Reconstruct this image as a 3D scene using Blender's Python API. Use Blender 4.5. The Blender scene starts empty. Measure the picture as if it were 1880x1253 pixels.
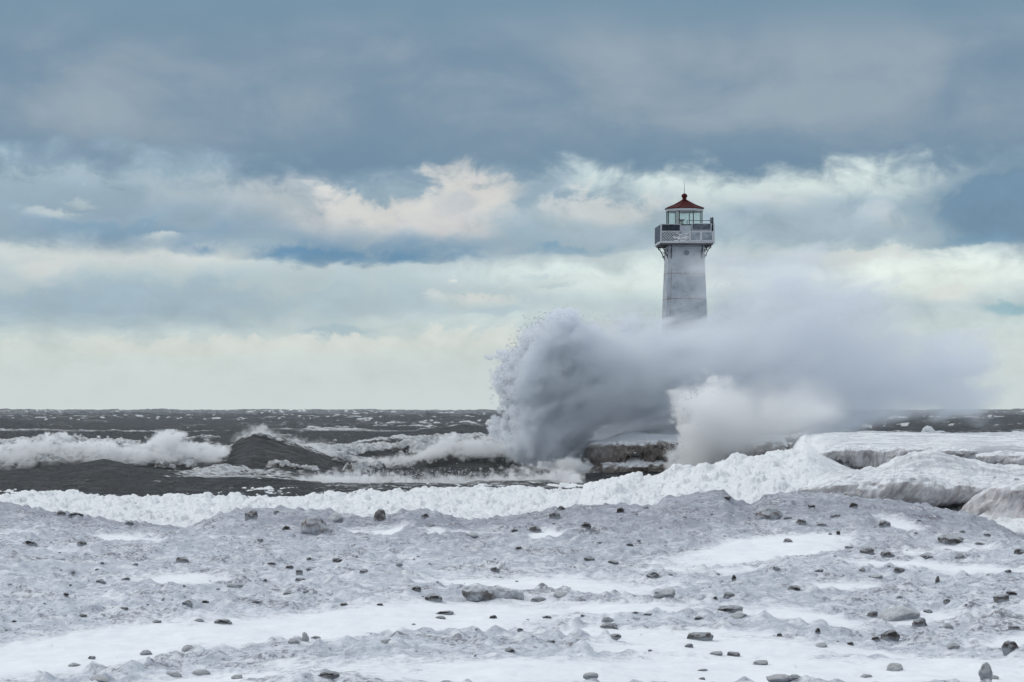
import bpy, bmesh, math, random
import numpy as np
from mathutils import Vector, Matrix

S = bpy.context.scene
COL = S.collection
R = math.radians
F = 4439.0                 # focal length in photograph pixels (85 mm on a 36 mm sensor, 1880 px wide)
H = 4.5                    # eye height above the lake
HOR = 752.0                # picture row of the horizon

# ------------------------------------------------------------------ camera
cam = bpy.data.cameras.new('camera')
cam_o = bpy.data.objects.new('camera', cam); COL.objects.link(cam_o)
cam_o.location = (0, 0, H); cam_o.rotation_euler = (R(90), 0, 0)
cam.lens = 85; cam.sensor_width = 36
cam.shift_y = (HOR - 626.5) / 1880.0
cam.clip_start = 0.5; cam.clip_end = 60000
S.camera = cam_o
S.view_settings.view_transform = 'Standard'; S.view_settings.look = 'None'
S.view_settings.exposure = 0.0; S.view_settings.gamma = 1.0
S.render.engine = 'CYCLES'
S.cycles.use_denoising = True
S.cycles.volume_bounces = 8; S.cycles.max_bounces = 10; S.cycles.diffuse_bounces = 3
S.cycles.glossy_bounces = 3; S.cycles.transparent_max_bounces = 16
S.cycles.volume_step_rate = 2.0; S.cycles.volume_max_steps = 512
S.cycles.use_adaptive_sampling = True; S.cycles.adaptive_threshold = 0.02

# ------------------------------------------------------------------ node helpers
class NT:
    def __init__(s, tree):
        s.t = tree; s.n = tree.nodes; s.l = tree.links
    def new(s, kind, **kw):
        n = s.n.new(kind)
        for k, v in kw.items(): setattr(n, k, v)
        return n
    def put(s, sock, v):
        if isinstance(v, bpy.types.NodeSocket): s.l.new(v, sock)
        elif v is not None: sock.default_value = v
    def m(s, op, a, b=None, c=None):
        n = s.new('ShaderNodeMath', operation=op)
        s.put(n.inputs[0], a); s.put(n.inputs[1], b); s.put(n.inputs[2], c)
        return n.outputs[0]
    def step(s, v, lo, hi, a=0.0, b=1.0):
        n = s.new('ShaderNodeMapRange', interpolation_type='SMOOTHSTEP')
        for k, x in zip(('Value', 'From Min', 'From Max', 'To Min', 'To Max'), (v, lo, hi, a, b)): s.put(n.inputs[k], x)
        return n.outputs['Result']
    def mix(s, f, a, b):
        n = s.new('ShaderNodeMix', data_type='RGBA')
        s.put(n.inputs[0], f)
        s.put(n.inputs[6], a if isinstance(a, bpy.types.NodeSocket) else (*a[:3], 1)); s.put(n.inputs[7], b if isinstance(b, bpy.types.NodeSocket) else (*b[:3], 1))
        return n.outputs[2]
    def noise(s, vec, scale, detail=4, rough=0.55, dist=0.0, dims='3D', lac=2.0):
        n = s.new('ShaderNodeTexNoise', noise_dimensions=dims)
        s.put(n.inputs['Vector'], vec)
        n.inputs['Scale'].default_value = scale; n.inputs['Detail'].default_value = detail
        n.inputs['Roughness'].default_value = rough; n.inputs['Distortion'].default_value = dist
        n.inputs['Lacunarity'].default_value = lac
        return n.outputs[0]
    def xyz(s, x, y, z):
        n = s.new('ShaderNodeCombineXYZ')
        for i, v in enumerate((x, y, z)): s.put(n.inputs[i], v)
        return n.outputs[0]
    def attr(s, name):
        return s.new('ShaderNodeAttribute', attribute_name=name)
    def mapping(s, vec, scale=(1, 1, 1), rot=(0, 0, 0)):
        n = s.new('ShaderNodeMapping')
        s.put(n.inputs['Vector'], vec); n.inputs['Scale'].default_value = scale; n.inputs['Rotation'].default_value = rot
        return n.outputs[0]

def lin(r, g, b):
    f = lambda c: (c/12.92 if c <= 0.04045 else ((c+0.055)/1.055)**2.4)
    return (f(r/255), f(g/255), f(b/255), 1.0)

# ------------------------------------------------------------------ sky
SUN_EL, SUN_AZ = 38, -62           # degrees; azimuth from +Y towards +X
W = bpy.data.worlds.new('World'); S.world = W; W.use_nodes = True
W.node_tree.nodes.clear()
q = NT(W.node_tree)
W.cycles.sampling_method = 'NONE'
tc = q.new('ShaderNodeTexCoord').outputs['Generated']
sp = q.new('ShaderNodeSeparateXYZ'); q.l.new(tc, sp.inputs[0])
dx, dy, dz = sp.outputs
az = q.m('ARCTAN2', dx, dy)
hyp = q.m('SQRT', q.m('ADD', q.m('MULTIPLY', dx, dx), q.m('MULTIPLY', dy, dy)))
el = q.m('ARCTAN2', dz, hyp)
U = q.m('MULTIPLY_ADD', az, 44.6, 9.4)           # hundreds of photograph pixels, to the right
V = q.m('MULTIPLY_ADD', el, -44.6, 7.52)         # and downward
uv = q.xyz(U, V, 0.0)
uvs = q.xyz(U, q.m('MULTIPLY', V, 2.2), 0.0)
n1 = q.noise(uvs, 0.75, 7, 0.55, 0.3)            # cloud shapes, drawn out sideways
n2 = q.noise(q.xyz(U, q.m('MULTIPLY', V, 1.35), 2.0), 1.15, 9, 0.58, 0.35)              # billows
n3 = q.noise(q.xyz(U, q.m('MULTIPLY', V, 1.5), 5.0), 0.32, 5, 0.5, 0.4)     # broad tone
a1 = q.m('SUBTRACT', n1, 0.5); a2 = q.m('SUBTRACT', n2, 0.5); a3 = q.m('SUBTRACT', n3, 0.5)
Uw = q.m('MULTIPLY_ADD', a3, 1.6, q.m('MULTIPLY_ADD', a1, 1.0, U))
Vw = q.m('MULTIPLY_ADD', a2, 0.75, q.m('MULTIPLY_ADD', a1, 0.55, V))
def ramp(v, pts):
    n = q.new('ShaderNodeValToRGB'); r = n.color_ramp
    lo, hi = pts[0][0], pts[-1][0]
    while len(r.elements) < len(pts): r.elements.new(0.5)
    for e, (p, c) in zip(r.elements, pts):
        e.position = (p - lo)/(hi - lo); e.color = c
    q.l.new(q.step_lin(v, lo, hi), n.inputs[0])
    return n.outputs[0]
def step_lin(v, lo, hi):
    n = q.new('ShaderNodeMapRange'); q.put(n.inputs[0], v); n.inputs[1].default_value = lo; n.inputs[2].default_value = hi
    return n.outputs[0]
q.step_lin = step_lin
col = ramp(Vw, [(2.6, lin(142,168,186)), (3.5, lin(152,175,190)), (4.35, lin(160,182,194)), (4.6, lin(194,208,211)), (5.4, lin(184,202,208)),
                (6.3, lin(203,215,213)), (7.5, lin(206,217,217))])
def blob(cx, cy, rx, ry, c, st, so, ke, kind=0):
    """one cloud: kind 0 soft all round; 1 crisp ragged top, soft base; -1 soft top, flat crisp base"""
    global col
    u = q.m('MULTIPLY_ADD', Uw, 1/rx, -cx/rx); v = q.m('MULTIPLY_ADD', Vw, 1/ry, -cy/ry)
    r = q.m('SQRT', q.m('MULTIPLY_ADD', u, u, q.m('MULTIPLY', v, v)))
    f = q.m('MULTIPLY_ADD', a2, ke, q.m('SUBTRACT', 1.0, r))
    if kind: so = q.step(v, -.7*kind, .7*kind, so*.55, so*1.7)
    col = q.mix(q.step(f, 0.0, so, 0.0, st), col, lin(*c))
SKYBLOBS = [
 # the pale lower sky and its thin grey sheets
 (3.0, 5.55, 6.8, .78, (156,179,193), .92, .9, 1.5, 0),
 (.4, 5.7, 2.4, .50, (150,174,189), .6, .9, 1.2, 0),
 (7.0, 5.55, 3.0, .40, (176,195,203), .7, .9, 1.4, 0),
 (6.2, 6.12, .9, .20, (156,180,192), .65, .9, 1.8, 0),
 (4.6, 6.45, 5.6, .26, (212,217,212), .7, .8, 2.2, 1),
 (8.3, 6.30, 2.0, .24, (213,218,213), .7, .8, 2.2, 1),
 (8.7, 5.50, 1.1, .28, (214,218,214), .85, .8, 2.2, 1),
 (9.0, 5.72, 1.0, .16, (170,191,201), .6, .8, 1.6, -1),
 (1.3, 4.72, 2.9, .36, (206,214,214), .9, .8, 1.9, 1),
 (1.0, 4.98, .8, .40, (209,213,212), .8, .8, 1.6, 0),
 (3.7, 4.80, 2.4, .34, (208,215,214), .9, .8, 2.0, 1),
 (6.0, 5.02, 2.8, .26, (182,201,208), .6, .9, 1.2, 0),
 (13.2, 5.15, 6.2, .55, (224,236,232), .85, .9, 1.0, 0),
 (17.4, 5.05, 3.4, .60, (230,241,236), .95, .8, 1.0, 0),
 # the long middle bank left of the tower: grey top, blue flat base
 (2.6, 3.92, 8.6, .80, (146,169,187), .95, .8, 1.4, -1),
 (1.2, 3.42, 3.6, .30, (164,184,196), .8, 1.2, 2.4, 1),
 (5.6, 3.35, 1.6, .42, (126,153,177), .85, 1.2, 1.6, 0),
 (4.9, 3.62, 2.0, .52, (182,191,197), .90, 1.0, 1.6, 0),
 (3.2, 3.60, 1.3, .40, (172,187,196), .7, 1.0, 1.6, 0),
 (2.2, 4.25, 3.0, .20, (122,155,180), .75, 1.0, 1.0, 0),
 (7.2, 4.47, 5.6, .42, (120,152,178), .97, 1.0, 1.4, -1),
 (6.2, 4.66, 3.2, .24, (94,138,171), .92, 1.0, 1.4, -1),
 (10.6, 4.50, 2.4, .22, (112,152,179), .80, 1.2, 1.6, -1),
 (1.15, 3.95, .62, .20, (194,206,209), .85, .9, 3.0, 0),
 (1.45, 3.72, .45, .13, (184,199,205), .7, .9, 3.0, 0),
 (3.0, 4.42, .5, .16, (205,214,215), .8, 1.6, 3.4, 1),
 # sunlit heaps
 (5.6, 4.00, 1.2, .40, (190,196,200), .80, 1.0, 1.6, 0),
 (6.9, 4.02, 1.7, .66, (211,212,210), .98, .8, 2.2, 1),
 (8.6, 3.72, 1.3, .95, (215,215,212), .98, .8, 2.2, 1),
 (7.9, 4.18, 1.3, .26, (205,205,205), .85, .9, 1.8, 0),
 (8.2, 3.75, .45, .34, (178,187,195), .65, 1.0, 2.2, 0),
 (7.3, 3.62, .55, .18, (180,190,198), .6, 1.0, 2.0, 0),
 # bright opening right of centre, clouds crossing it
 (13.9, 3.28, 4.9, .75, (216,230,228), .98, .8, 1.5, 0),
 (11.0, 3.90, 2.0, .50, (205,211,212), .9, .8, 2.0, 1),
 (11.4, 4.25, 1.7, .26, (168,186,199), .8, .9, 1.4, -1),
 (9.95, 3.40, 1.0, .40, (150,172,189), .85, .9, 1.4, 0),
 (15.0, 4.12, 2.9, .56, (168,186,199), .92, .9, 1.6, 0),
 (14.2, 3.70, 1.4, .26, (200,209,212), .7, .9, 2.0, 1),
 (16.3, 4.05, .9, .26, (200,208,211), .6, 1.6, 2.6, 0),
 (18.8, 3.85, 2.3, 1.0, (112,143,167), 1.0, .45, .9, 0),
 (17.9, 4.45, 1.6, .22, (112,148,173), .8, .9, 1.0, -1),
 (15.6, 4.80, 2.0, .26, (209,215,214), .85, .9, 2.2, 1),
 (14.0, 4.75, 1.6, .24, (178,194,203), .7, .9, 1.6, -1),
 (17.4, 5.38, .85, .36, (224,229,225), .85, .6, 2.0, 1),
 (18.4, 5.66, .70, .22, (150,186,197), .9, .7, 1.4, 0),
 (10.1, 5.18, .6, .09, (188,204,209), .8, .9, 1.6, -1),
]
for b_ in SKYBLOBS: blob(*b_)
# heavy stratus across the top
strat = q.mix(q.step(q.m('MULTIPLY_ADD', a1, .25, n3), .28, .74), lin(117,143,165), lin(152,168,181))
strat = q.mix(q.step(q.m('MULTIPLY_ADD', a2, .9, V), 2.1, 3.05, 0.0, .75), strat, lin(110,139,163))
strat = q.mix(q.step(V, 1.2, -.2), strat, lin(118,147,168))
edge = q.m('MULTIPLY_ADD', a2, 1.0, q.m('MULTIPLY_ADD', a3, 1.5, q.m('MULTIPLY_ADD', a1, .5, V)))
tex = q.m('MULTIPLY_ADD', a2, .42, q.m('MULTIPLY_ADD', a1, .30, 1.0))
vs_ = q.new('ShaderNodeVectorMath', operation='SCALE'); q.l.new(col, vs_.inputs[0]); q.l.new(tex, vs_.inputs['Scale'])
col = q.mix(q.step(Vw, 7.6, 6.0), col, vs_.outputs[0])
col = q.mix(q.step(edge, 3.34, 2.72), col, strat)
# the overcast above and behind the picture, thinner and brighter
over = q.mix(q.step(n3, .35, .65), (0.62, 0.70, 0.80), (0.95, 1.0, 1.07))
col = q.mix(q.step(q.m('MULTIPLY_ADD', a3, 3.0, V), -1.5, -7.0), col, over)
front = q.m('MULTIPLY_ADD', q.m('ABSOLUTE', az), 1.0, 0.0)
col = q.mix(q.m('MULTIPLY', q.step(front, .45, 1.2), .75), col, (0.72, 0.77, 0.82))
bgc = q.new('ShaderNodeBackground'); q.l.new(col, bgc.inputs[0]); bgc.inputs[1].default_value = 1.0
sky = q.new('ShaderNodeTexSky', sky_type='NISHITA', sun_disc=False, sun_elevation=R(SUN_EL), sun_rotation=R(SUN_AZ))
bgs = q.new('ShaderNodeBackground'); q.l.new(sky.outputs[0], bgs.inputs[0]); bgs.inputs[1].default_value = 0.08
ms = q.new('ShaderNodeMixShader'); ms.inputs[0].default_value = 0.94
q.l.new(bgs.outputs[0], ms.inputs[1]); q.l.new(bgc.outputs[0], ms.inputs[2])
wo = q.new('ShaderNodeOutputWorld'); q.l.new(ms.outputs[0], wo.inputs[0])

sun = bpy.data.lights.new('sun', 'SUN'); sun.energy = 1.1; sun.angle = R(14); sun.color = (1.0, .96, .9)
so_ = bpy.data.objects.new('sun', sun); COL.objects.link(so_)
d = Vector((math.sin(R(SUN_AZ))*math.cos(R(SUN_EL)), math.cos(R(SUN_AZ))*math.cos(R(SUN_EL)), math.sin(R(SUN_EL))))
so_.rotation_euler = d.to_track_quat('Z', 'Y').to_euler()

# ------------------------------------------------------------------ numpy noise
def _h(ix, iy, iz, seed):
    h = (ix.astype(np.uint32)*np.uint32(374761393) + iy.astype(np.uint32)*np.uint32(668265263)
         + iz.astype(np.uint32)*np.uint32(2147483647) + np.uint32(seed*1274126177 & 0xffffffff))
    h = (h ^ (h >> np.uint32(13)))*np.uint32(1274126177)
    h = (h ^ (h >> np.uint32(16)))*np.uint32(2246822519)
    h ^= h >> np.uint32(15)
    return h.astype(np.float32)*np.float32(1/4294967296.0)
def noise3(x, y, z, seed=0):
    x = np.asarray(x, np.float32); y = np.asarray(y, np.float32); z = np.asarray(z, np.float32)
    fx = np.floor(x); fy = np.floor(y); fz = np.floor(z)
    ix = fx.astype(np.int32); iy = fy.astype(np.int32); iz = fz.astype(np.int32)
    x = x-fx; y = y-fy; z = z-fz
    x = x*x*x*(x*(x*6-15)+10); y = y*y*y*(y*(y*6-15)+10); z = z*z*z*(z*(z*6-15)+10)
    def c(a, b, e): return _h(ix+a, iy+b, iz+e, seed)
    r0 = (c(0,0,0)*(1-x)+c(1,0,0)*x)*(1-y) + (c(0,1,0)*(1-x)+c(1,1,0)*x)*y
    r1 = (c(0,0,1)*(1-x)+c(1,0,1)*x)*(1-y) + (c(0,1,1)*(1-x)+c(1,1,1)*x)*y
    return r0*(1-z)+r1*z
def noise2(x, y, seed=0):
    x = np.asarray(x, np.float32); y = np.asarray(y, np.float32)
    fx = np.floor(x); fy = np.floor(y); ix = fx.astype(np.int32); iy = fy.astype(np.int32)
    x = x-fx; y = y-fy
    x = x*x*x*(x*(x*6-15)+10); y = y*y*y*(y*(y*6-15)+10)
    zz = np.zeros_like(ix)
    def c(a, b): return _h(ix+a, iy+b, zz, seed)
    return (c(0,0)*(1-x)+c(1,0)*x)*(1-y) + (c(0,1)*(1-x)+c(1,1)*x)*y
def fbm2(x, y, o=4, seed=0, g=.5):
    t = 0; a = 1; s = 0
    for i in range(o):
        t = t + a*noise2(x*2**i+i*17.3, y*2**i-i*9.1, seed+i); s += a; a *= g
    return t/s - .5
def fbm3(x, y, z, o=4, seed=0, g=.5):
    t = 0; a = 1; s = 0
    for i in range(o):
        t = t + a*noise3(x*2**i+i*17.3, y*2**i-i*9.1, z*2**i+i*5.7, seed+i); s += a; a *= g
    return t/s - .5
def cells(x, y, seed=0, jit=.9):
    """distance to the nearest and second nearest scattered point, and the nearest point's own random number"""
    fx = np.floor(x).astype(np.int32); fy = np.floor(y).astype(np.int32)
    d1 = np.full(x.shape, 9., np.float32); d2 = d1.copy(); rid = np.zeros(x.shape, np.float32)
    zz = np.zeros_like(fx)
    for i in (-1, 0, 1):
        for j in (-1, 0, 1):
            cx = fx+i; cy = fy+j
            px = cx + .5 + (_h(cx, cy, zz, seed)-.5)*jit; py = cy + .5 + (_h(cx, cy, zz, seed+7)-.5)*jit
            dd = np.sqrt((x-px)**2+(y-py)**2).astype(np.float32); r = _h(cx, cy, zz, seed+13)
            near = dd < d1
            d2 = np.where(near, d1, np.minimum(d2, dd)); rid = np.where(near, r, rid); d1 = np.where(near, dd, d1)
    return d1, d2, rid
def ss(v, a, b):
    t = np.clip((v-a)/(b-a), 0, 1); return t*t*(3-2*t)
def line(px, pts):
    p = np.array(pts, np.float32); return np.interp(px, p[:, 0], p[:, 1])
def zrow(row, Y): return H - (row-HOR)*Y/F
def xcol(px, Y): return (px-940.0)*Y/F

# ------------------------------------------------------------------ object helpers
def link(o, parent=None):
    COL.objects.link(o)
    if parent is not None: o.parent = parent
    return o
def tag(o, label=None, cat=None, group=None, kind=None):
    for k, v in (('label', label), ('category', cat), ('group', group), ('kind', kind)):
        if v: o[k] = v
    return o
def empty(name, loc=(0, 0, 0), rz=0):
    o = bpy.data.objects.new(name, None); o.location = loc; o.rotation_euler = (0, 0, rz); o.empty_display_size = .3
    return link(o)
def mesh_obj(name, verts, faces, mat, parent=None, smooth=True):
    me = bpy.data.meshes.new(name); me.from_pydata([tuple(v) for v in verts], [], faces)
    me.materials.append(mat)
    if smooth: me.polygons.foreach_set('use_smooth', [True]*len(me.polygons))
    me.update()
    return link(bpy.data.objects.new(name, me), parent)
def grid_obj(name, X, Y, Z, mat, attrs=None, parent=None):
    nr, nc = X.shape
    me = bpy.data.meshes.new(name)
    co = np.stack([X, Y, Z], -1).reshape(-1, 3).astype(np.float32)
    idx = np.arange(nr*nc).reshape(nr, nc)
    f = np.stack([idx[:-1, :-1], idx[:-1, 1:], idx[1:, 1:], idx[1:, :-1]], -1).reshape(-1, 4)
    me.vertices.add(len(co)); me.vertices.foreach_set('co', co.ravel())
    me.loops.add(f.size); me.loops.foreach_set('vertex_index', f.ravel().astype(np.int32))
    me.polygons.add(len(f)); me.polygons.foreach_set('loop_start', (np.arange(len(f))*4).astype(np.int32))
    me.update(calc_edges=True)
    me.polygons.foreach_set('use_smooth', np.ones(len(f), bool))
    for k, a in (attrs or {}).items():
        at = me.attributes.new(k, 'FLOAT', 'POINT'); at.data.foreach_set('value', a.astype(np.float32).ravel())
    me.materials.append(mat); me.validate()
    return link(bpy.data.objects.new(name, me), parent)
class MB:
    def __init__(s): s.b = bmesh.new()
    def box(s, x0, x1, y0, y1, z0, z1, mtx=None):
        r = bmesh.ops.create_cube(s.b, size=1)
        m = Matrix.Translation(((x0+x1)/2, (y0+y1)/2, (z0+z1)/2)) @ Matrix.Diagonal((x1-x0, y1-y0, z1-z0, 1))
        bmesh.ops.transform(s.b, matrix=(mtx @ m) if mtx else m, verts=r['verts']); return s
    def rod(s, a, b, r, seg=10, r2=None):
        a = Vector(a); b = Vector(b); L = (b-a).length
        g = bmesh.ops.create_cone(s.b, cap_ends=True, segments=seg, radius1=r, radius2=r if r2 is None else r2, depth=L)
        bmesh.ops.transform(s.b, matrix=Matrix.Translation((a+b)/2) @ (b-a).to_track_quat('Z', 'Y').to_matrix().to_4x4(), verts=g['verts']); return s
    def lathe(s, prof, seg=24, center=(0, 0), rot=0):
        rings = []
        for r, z in prof:
            rings.append([s.b.verts.new((center[0]+r*math.cos(rot+2*math.pi*i/seg), center[1]+r*math.sin(rot+2*math.pi*i/seg), z)) for i in range(seg)])
        for p, n in zip(rings, rings[1:]):
            for i in range(seg): s.b.faces.new((p[i], p[(i+1) % seg], n[(i+1) % seg], n[i]))
        s.b.faces.new(list(reversed(rings[0]))); s.b.faces.new(rings[-1]); return s
    def ring(s, c, R_, r, axis='Y', seg=20, mseg=6):
        vs = []
        for i in range(seg):
            t = 2*math.pi*i/seg; row = []
            for j in range(mseg):
                p = 2*math.pi*j/mseg; a = R_+r*math.cos(p); e = r*math.sin(p)
                v = (a*math.cos(t), e, a*math.sin(t)) if axis == 'Y' else (e, a*math.cos(t), a*math.sin(t))
                row.append(s.b.verts.new(Vector(c)+Vector(v)))
            vs.append(row)
        for i in range(seg):
            for j in range(mseg):
                s.b.faces.new((vs[i][j], vs[(i+1) % seg][j], vs[(i+1) % seg][(j+1) % mseg], vs[i][(j+1) % mseg]))
        return s
    def done(s, name, mat, parent=None, smooth=False):
        bmesh.ops.recalc_face_normals(s.b, faces=s.b.faces)
        me = bpy.data.meshes.new(name); s.b.to_mesh(me); s.b.free(); me.materials.append(mat)
        if smooth:
            for p in me.polygons: p.use_smooth = True
        return link(bpy.data.objects.new(name, me), parent)

# ------------------------------------------------------------------ materials
def mat(name):
    m = bpy.data.materials.new(name); m.use_nodes = True; m.node_tree.nodes.clear()
    n = NT(m.node_tree); out = n.new('ShaderNodeOutputMaterial'); b = n.new('ShaderNodeBsdfPrincipled')
    n.l.new(b.outputs[0], out.inputs['Surface'])
    return m, n, b, out
def bump(n, b, h, strength, dist):
    k = n.new('ShaderNodeBump'); k.inputs['Strength'].default_value = strength; k.inputs['Distance'].default_value = dist
    n.l.new(h, k.inputs['Height']); n.l.new(k.outputs[0], b.inputs['Normal'])
def simple(name, c, rough=.6, metal=0, var=.15, scale=3.0, spec=.5, bstr=0, c2=None, lo=.4, hi=.7):
    m, n, b, _ = mat(name)
    P = n.new('ShaderNodeTexCoord').outputs['Object']
    k = n.noise(P, scale, 5, .6)
    c2 = c2 or tuple(x*(1-var) for x in c[:3])
    n.l.new(n.mix(n.step(k, lo, hi), c, c2), b.inputs['Base Color'])
    b.inputs['Roughness'].default_value = rough; b.inputs['Metallic'].default_value = metal
    b.inputs['Specular IOR Level'].default_value = spec
    if bstr: bump(n, b, k, bstr, .05)
    return m

def m_beach():
    m, n, b, _ = mat('frozen_beach')
    P = n.new('ShaderNodeNewGeometry').outputs['Position']
    sn = n.attr('snow').outputs['Fac']; wh = n.attr('white').outputs['Fac']
    k1 = n.noise(P, 2.2, 6, .62); k2 = n.noise(P, 9.0, 5, .65); k3 = n.noise(P, .35, 4, .5)
    dirt = n.mix(n.step(n.m('MULTIPLY_ADD', k1, .5, n.m('MULTIPLY', k2, .5)), .38, .60), (0.43, 0.46, 0.525), (0.68, 0.725, 0.79))
    dirt = n.mix(n.step(k3, .42, .66), dirt, (0.54, 0.575, 0.64))
    dirt = n.mix(n.m('MULTIPLY', n.attr('sand').outputs['Fac'], n.step(k1, .30, .55)), dirt, (0.28, 0.295, 0.35))
    speck = n.noise(n.mapping(P, (1, .55, 1)), 15.0, 5, .7)
    clus = n.noise(P, .9, 4, .6)
    dirt = n.mix(n.m('MULTIPLY', n.step(n.m('MULTIPLY_ADD', n.m('SUBTRACT', clus, .5),   .7, speck), .53, .66), .8), dirt, (0.17, 0.165, 0.18))  # dark flecks: tiny stones, plus shaded sides of lumps put into the colour
    dirt = n.mix(n.step(n.m('MULTIPLY_ADD', n.m('SUBTRACT', clus, .5), -.5, speck), .40, .28), dirt, (0.70, 0.73, 0.77))
    fro = n.noise(n.mapping(P, (1.0, .8, 1.6)), 3.4, 7, .68, .3)
    dirt = n.mix(n.m('MULTIPLY', n.step(fro, .50, .62), n.m('MULTIPLY_ADD', n.attr('sand').outputs['Fac'], -.75, .85)), dirt, (0.80, 0.83, 0.865))
    white = n.mix(n.step(k1, .35, .75), (0.84, 0.865, 0.89), (0.76, 0.79, 0.83))
    f = n.step(n.m('MULTIPLY_ADD', n.m('SUBTRACT', k2, .5), 1.1, n.m('MULTIPLY_ADD', n.m('SUBTRACT', k1, .5), .7, sn)), .12, .88)
    c = n.mix(f, dirt, white)
    ice = n.mix(n.step(k2, .52, .72), (0.84, 0.865, 0.885), (0.58, 0.62, 0.665))
    stk = n.attr('streak').outputs['Fac']
    ks = n.noise(n.mapping(P, (.22, 1.3, 2.5)), 1.0, 6, .65)
    ice = n.mix(n.m('MULTIPLY', stk, n.step(ks, .42, .60)), ice, (0.56, 0.58, 0.62))
    ice = n.mix(n.m('MULTIPLY', stk, n.step(speck, .58, .70)), ice, (0.34, 0.34, 0.37))
    ice = n.mix(n.step(n.noise(P, 3.2, 4, .7), .64, .72), ice, (0.45, 0.48, 0.53))
    c = n.mix(wh, c, ice)
    n.l.new(c, b.inputs['Base Color']); b.inputs['Roughness'].default_value = .7; b.inputs['Specular IOR Level'].default_value = .25
    hgt = n.m('MULTIPLY_ADD', k1, 1.0, n.m('MULTIPLY_ADD', k2, .55, n.m('MULTIPLY', speck, .2)))
    kb = n.new('ShaderNodeBump'); kb.inputs['Distance'].default_value = .12
    n.l.new(n.m('MULTIPLY_ADD', f, -.75, .95), kb.inputs['Strength'])
    n.l.new(hgt, kb.inputs['Height']); n.l.new(kb.outputs[0], b.inputs['Normal'])
    return m
def m_water():
    m, n, b, out = mat('lake_water')
    P = n.new('ShaderNodeNewGeometry').outputs['Position']
    fo = n.attr('foam').outputs['Fac']
    k1 = n.noise(n.mapping(P, (.55, 1.1, 1)), 1.0, 7, .62, .5)
    k2 = n.noise(n.mapping(P, (1.2, 2.4, 1.2)), 1.6, 6, .65, .3)
    k3 = n.noise(n.mapping(P, (.05, .05, .05)), 1.0, 3, .5)
    deep = n.mix(n.step(k3, .35, .65), (0.019, 0.022, 0.0235), (0.014, 0.019, 0.022))
    sc_ = n.noise(n.mapping(P, (.45, 1.6, 1.3)), 1.5, 7, .68, .6)
    deep = n.mix(n.step(sc_, .47, .64), deep, (0.072, 0.080, 0.086))
    f = n.step(n.m('MULTIPLY_ADD', n.m('SUBTRACT', k2, .5), 1.5, n.m('MULTIPLY_ADD', n.m('SUBTRACT', k1, .5), .9, fo)), .42, .72)
    n.n.remove(b)
    kb = n.new('ShaderNodeBump'); kb.inputs['Strength'].default_value = 1.0; kb.inputs['Distance'].default_value = .9
    n.l.new(n.m('MULTIPLY_ADD', k1, 1.0, n.m('MULTIPLY', k2, .6)), kb.inputs['Height'])
    body = n.new('ShaderNodeBsdfDiffuse'); n.l.new(deep, body.inputs[0]); n.l.new(kb.outputs[0], body.inputs['Normal'])
    gl = n.new('ShaderNodeBsdfGlossy'); gl.inputs['Roughness'].default_value = .28; n.l.new(kb.outputs[0], gl.inputs['Normal'])
    fr = n.new('ShaderNodeFresnel'); fr.inputs['IOR'].default_value = 1.33; n.l.new(kb.outputs[0], fr.inputs['Normal'])
    wet = n.new('ShaderNodeMixShader'); n.l.new(n.m('MINIMUM', n.m('MULTIPLY', fr.outputs[0], .95), .34), wet.inputs[0])
    n.l.new(body.outputs[0], wet.inputs[1]); n.l.new(gl.outputs[0], wet.inputs[2])
    ff = n.noise(P, 2.6, 6, .68)
    fd = n.new('ShaderNodeBsdfDiffuse'); n.l.new(n.mix(n.step(ff, .36, .62), (0.46, 0.48, 0.50), (0.84, 0.86, 0.87)), fd.inputs[0])
    fb = n.new('ShaderNodeBump'); fb.inputs['Distance'].default_value = .5; n.l.new(ff, fb.inputs['Height']); n.l.new(fb.outputs[0], fd.inputs['Normal'])
    mx = n.new('ShaderNodeMixShader'); n.l.new(f, mx.inputs[0]); n.l.new(wet.outputs[0], mx.inputs[1]); n.l.new(fd.outputs[0], mx.inputs[2])
    n.l.new(mx.outputs[0], out.inputs[0])
    return m
def m_rock(name, c1, c2, frost, ice=(0.62, 0.65, 0.69)):
    m, n, b, _ = mat(name)
    tcn = n.new('ShaderNodeTexCoord').outputs['Object']
    geo = n.new('ShaderNodeNewGeometry')
    k = n.noise(tcn, 2.6, 6, .62); k2 = n.noise(tcn, 9.0, 5, .65); k3 = n.noise(geo.outputs['Position'], 6.0, 5, .6)
    c = n.mix(n.step(k, .35, .68), c1, c2)
    nz = n.new('ShaderNodeSeparateXYZ'); n.l.new(geo.outputs['Normal'], nz.inputs[0])
    f = n.step(n.m('MULTIPLY_ADD', nz.outputs[2], .55, n.m('MULTIPLY_ADD', k3, 1.1, frost)), .78, 1.12)
    c = n.mix(f, c, ice)
    oz = n.new('ShaderNodeSeparateXYZ'); n.l.new(tcn, oz.inputs[0])
    c = n.mix(n.step(n.m('MULTIPLY_ADD', n.m('SUBTRACT', k3, .5), 1.8, oz.outputs[2]), .30, -.25), c, (0.56, 0.60, 0.66))
    n.l.new(c, b.inputs['Base Color']); b.inputs['Roughness'].default_value = .62; b.inputs['Specular IOR Level'].default_value = .35
    bump(n, b, n.m('MULTIPLY_ADD', k, 1.0, n.m('MULTIPLY', k2, .5)), .8, .25)
    return m
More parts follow.
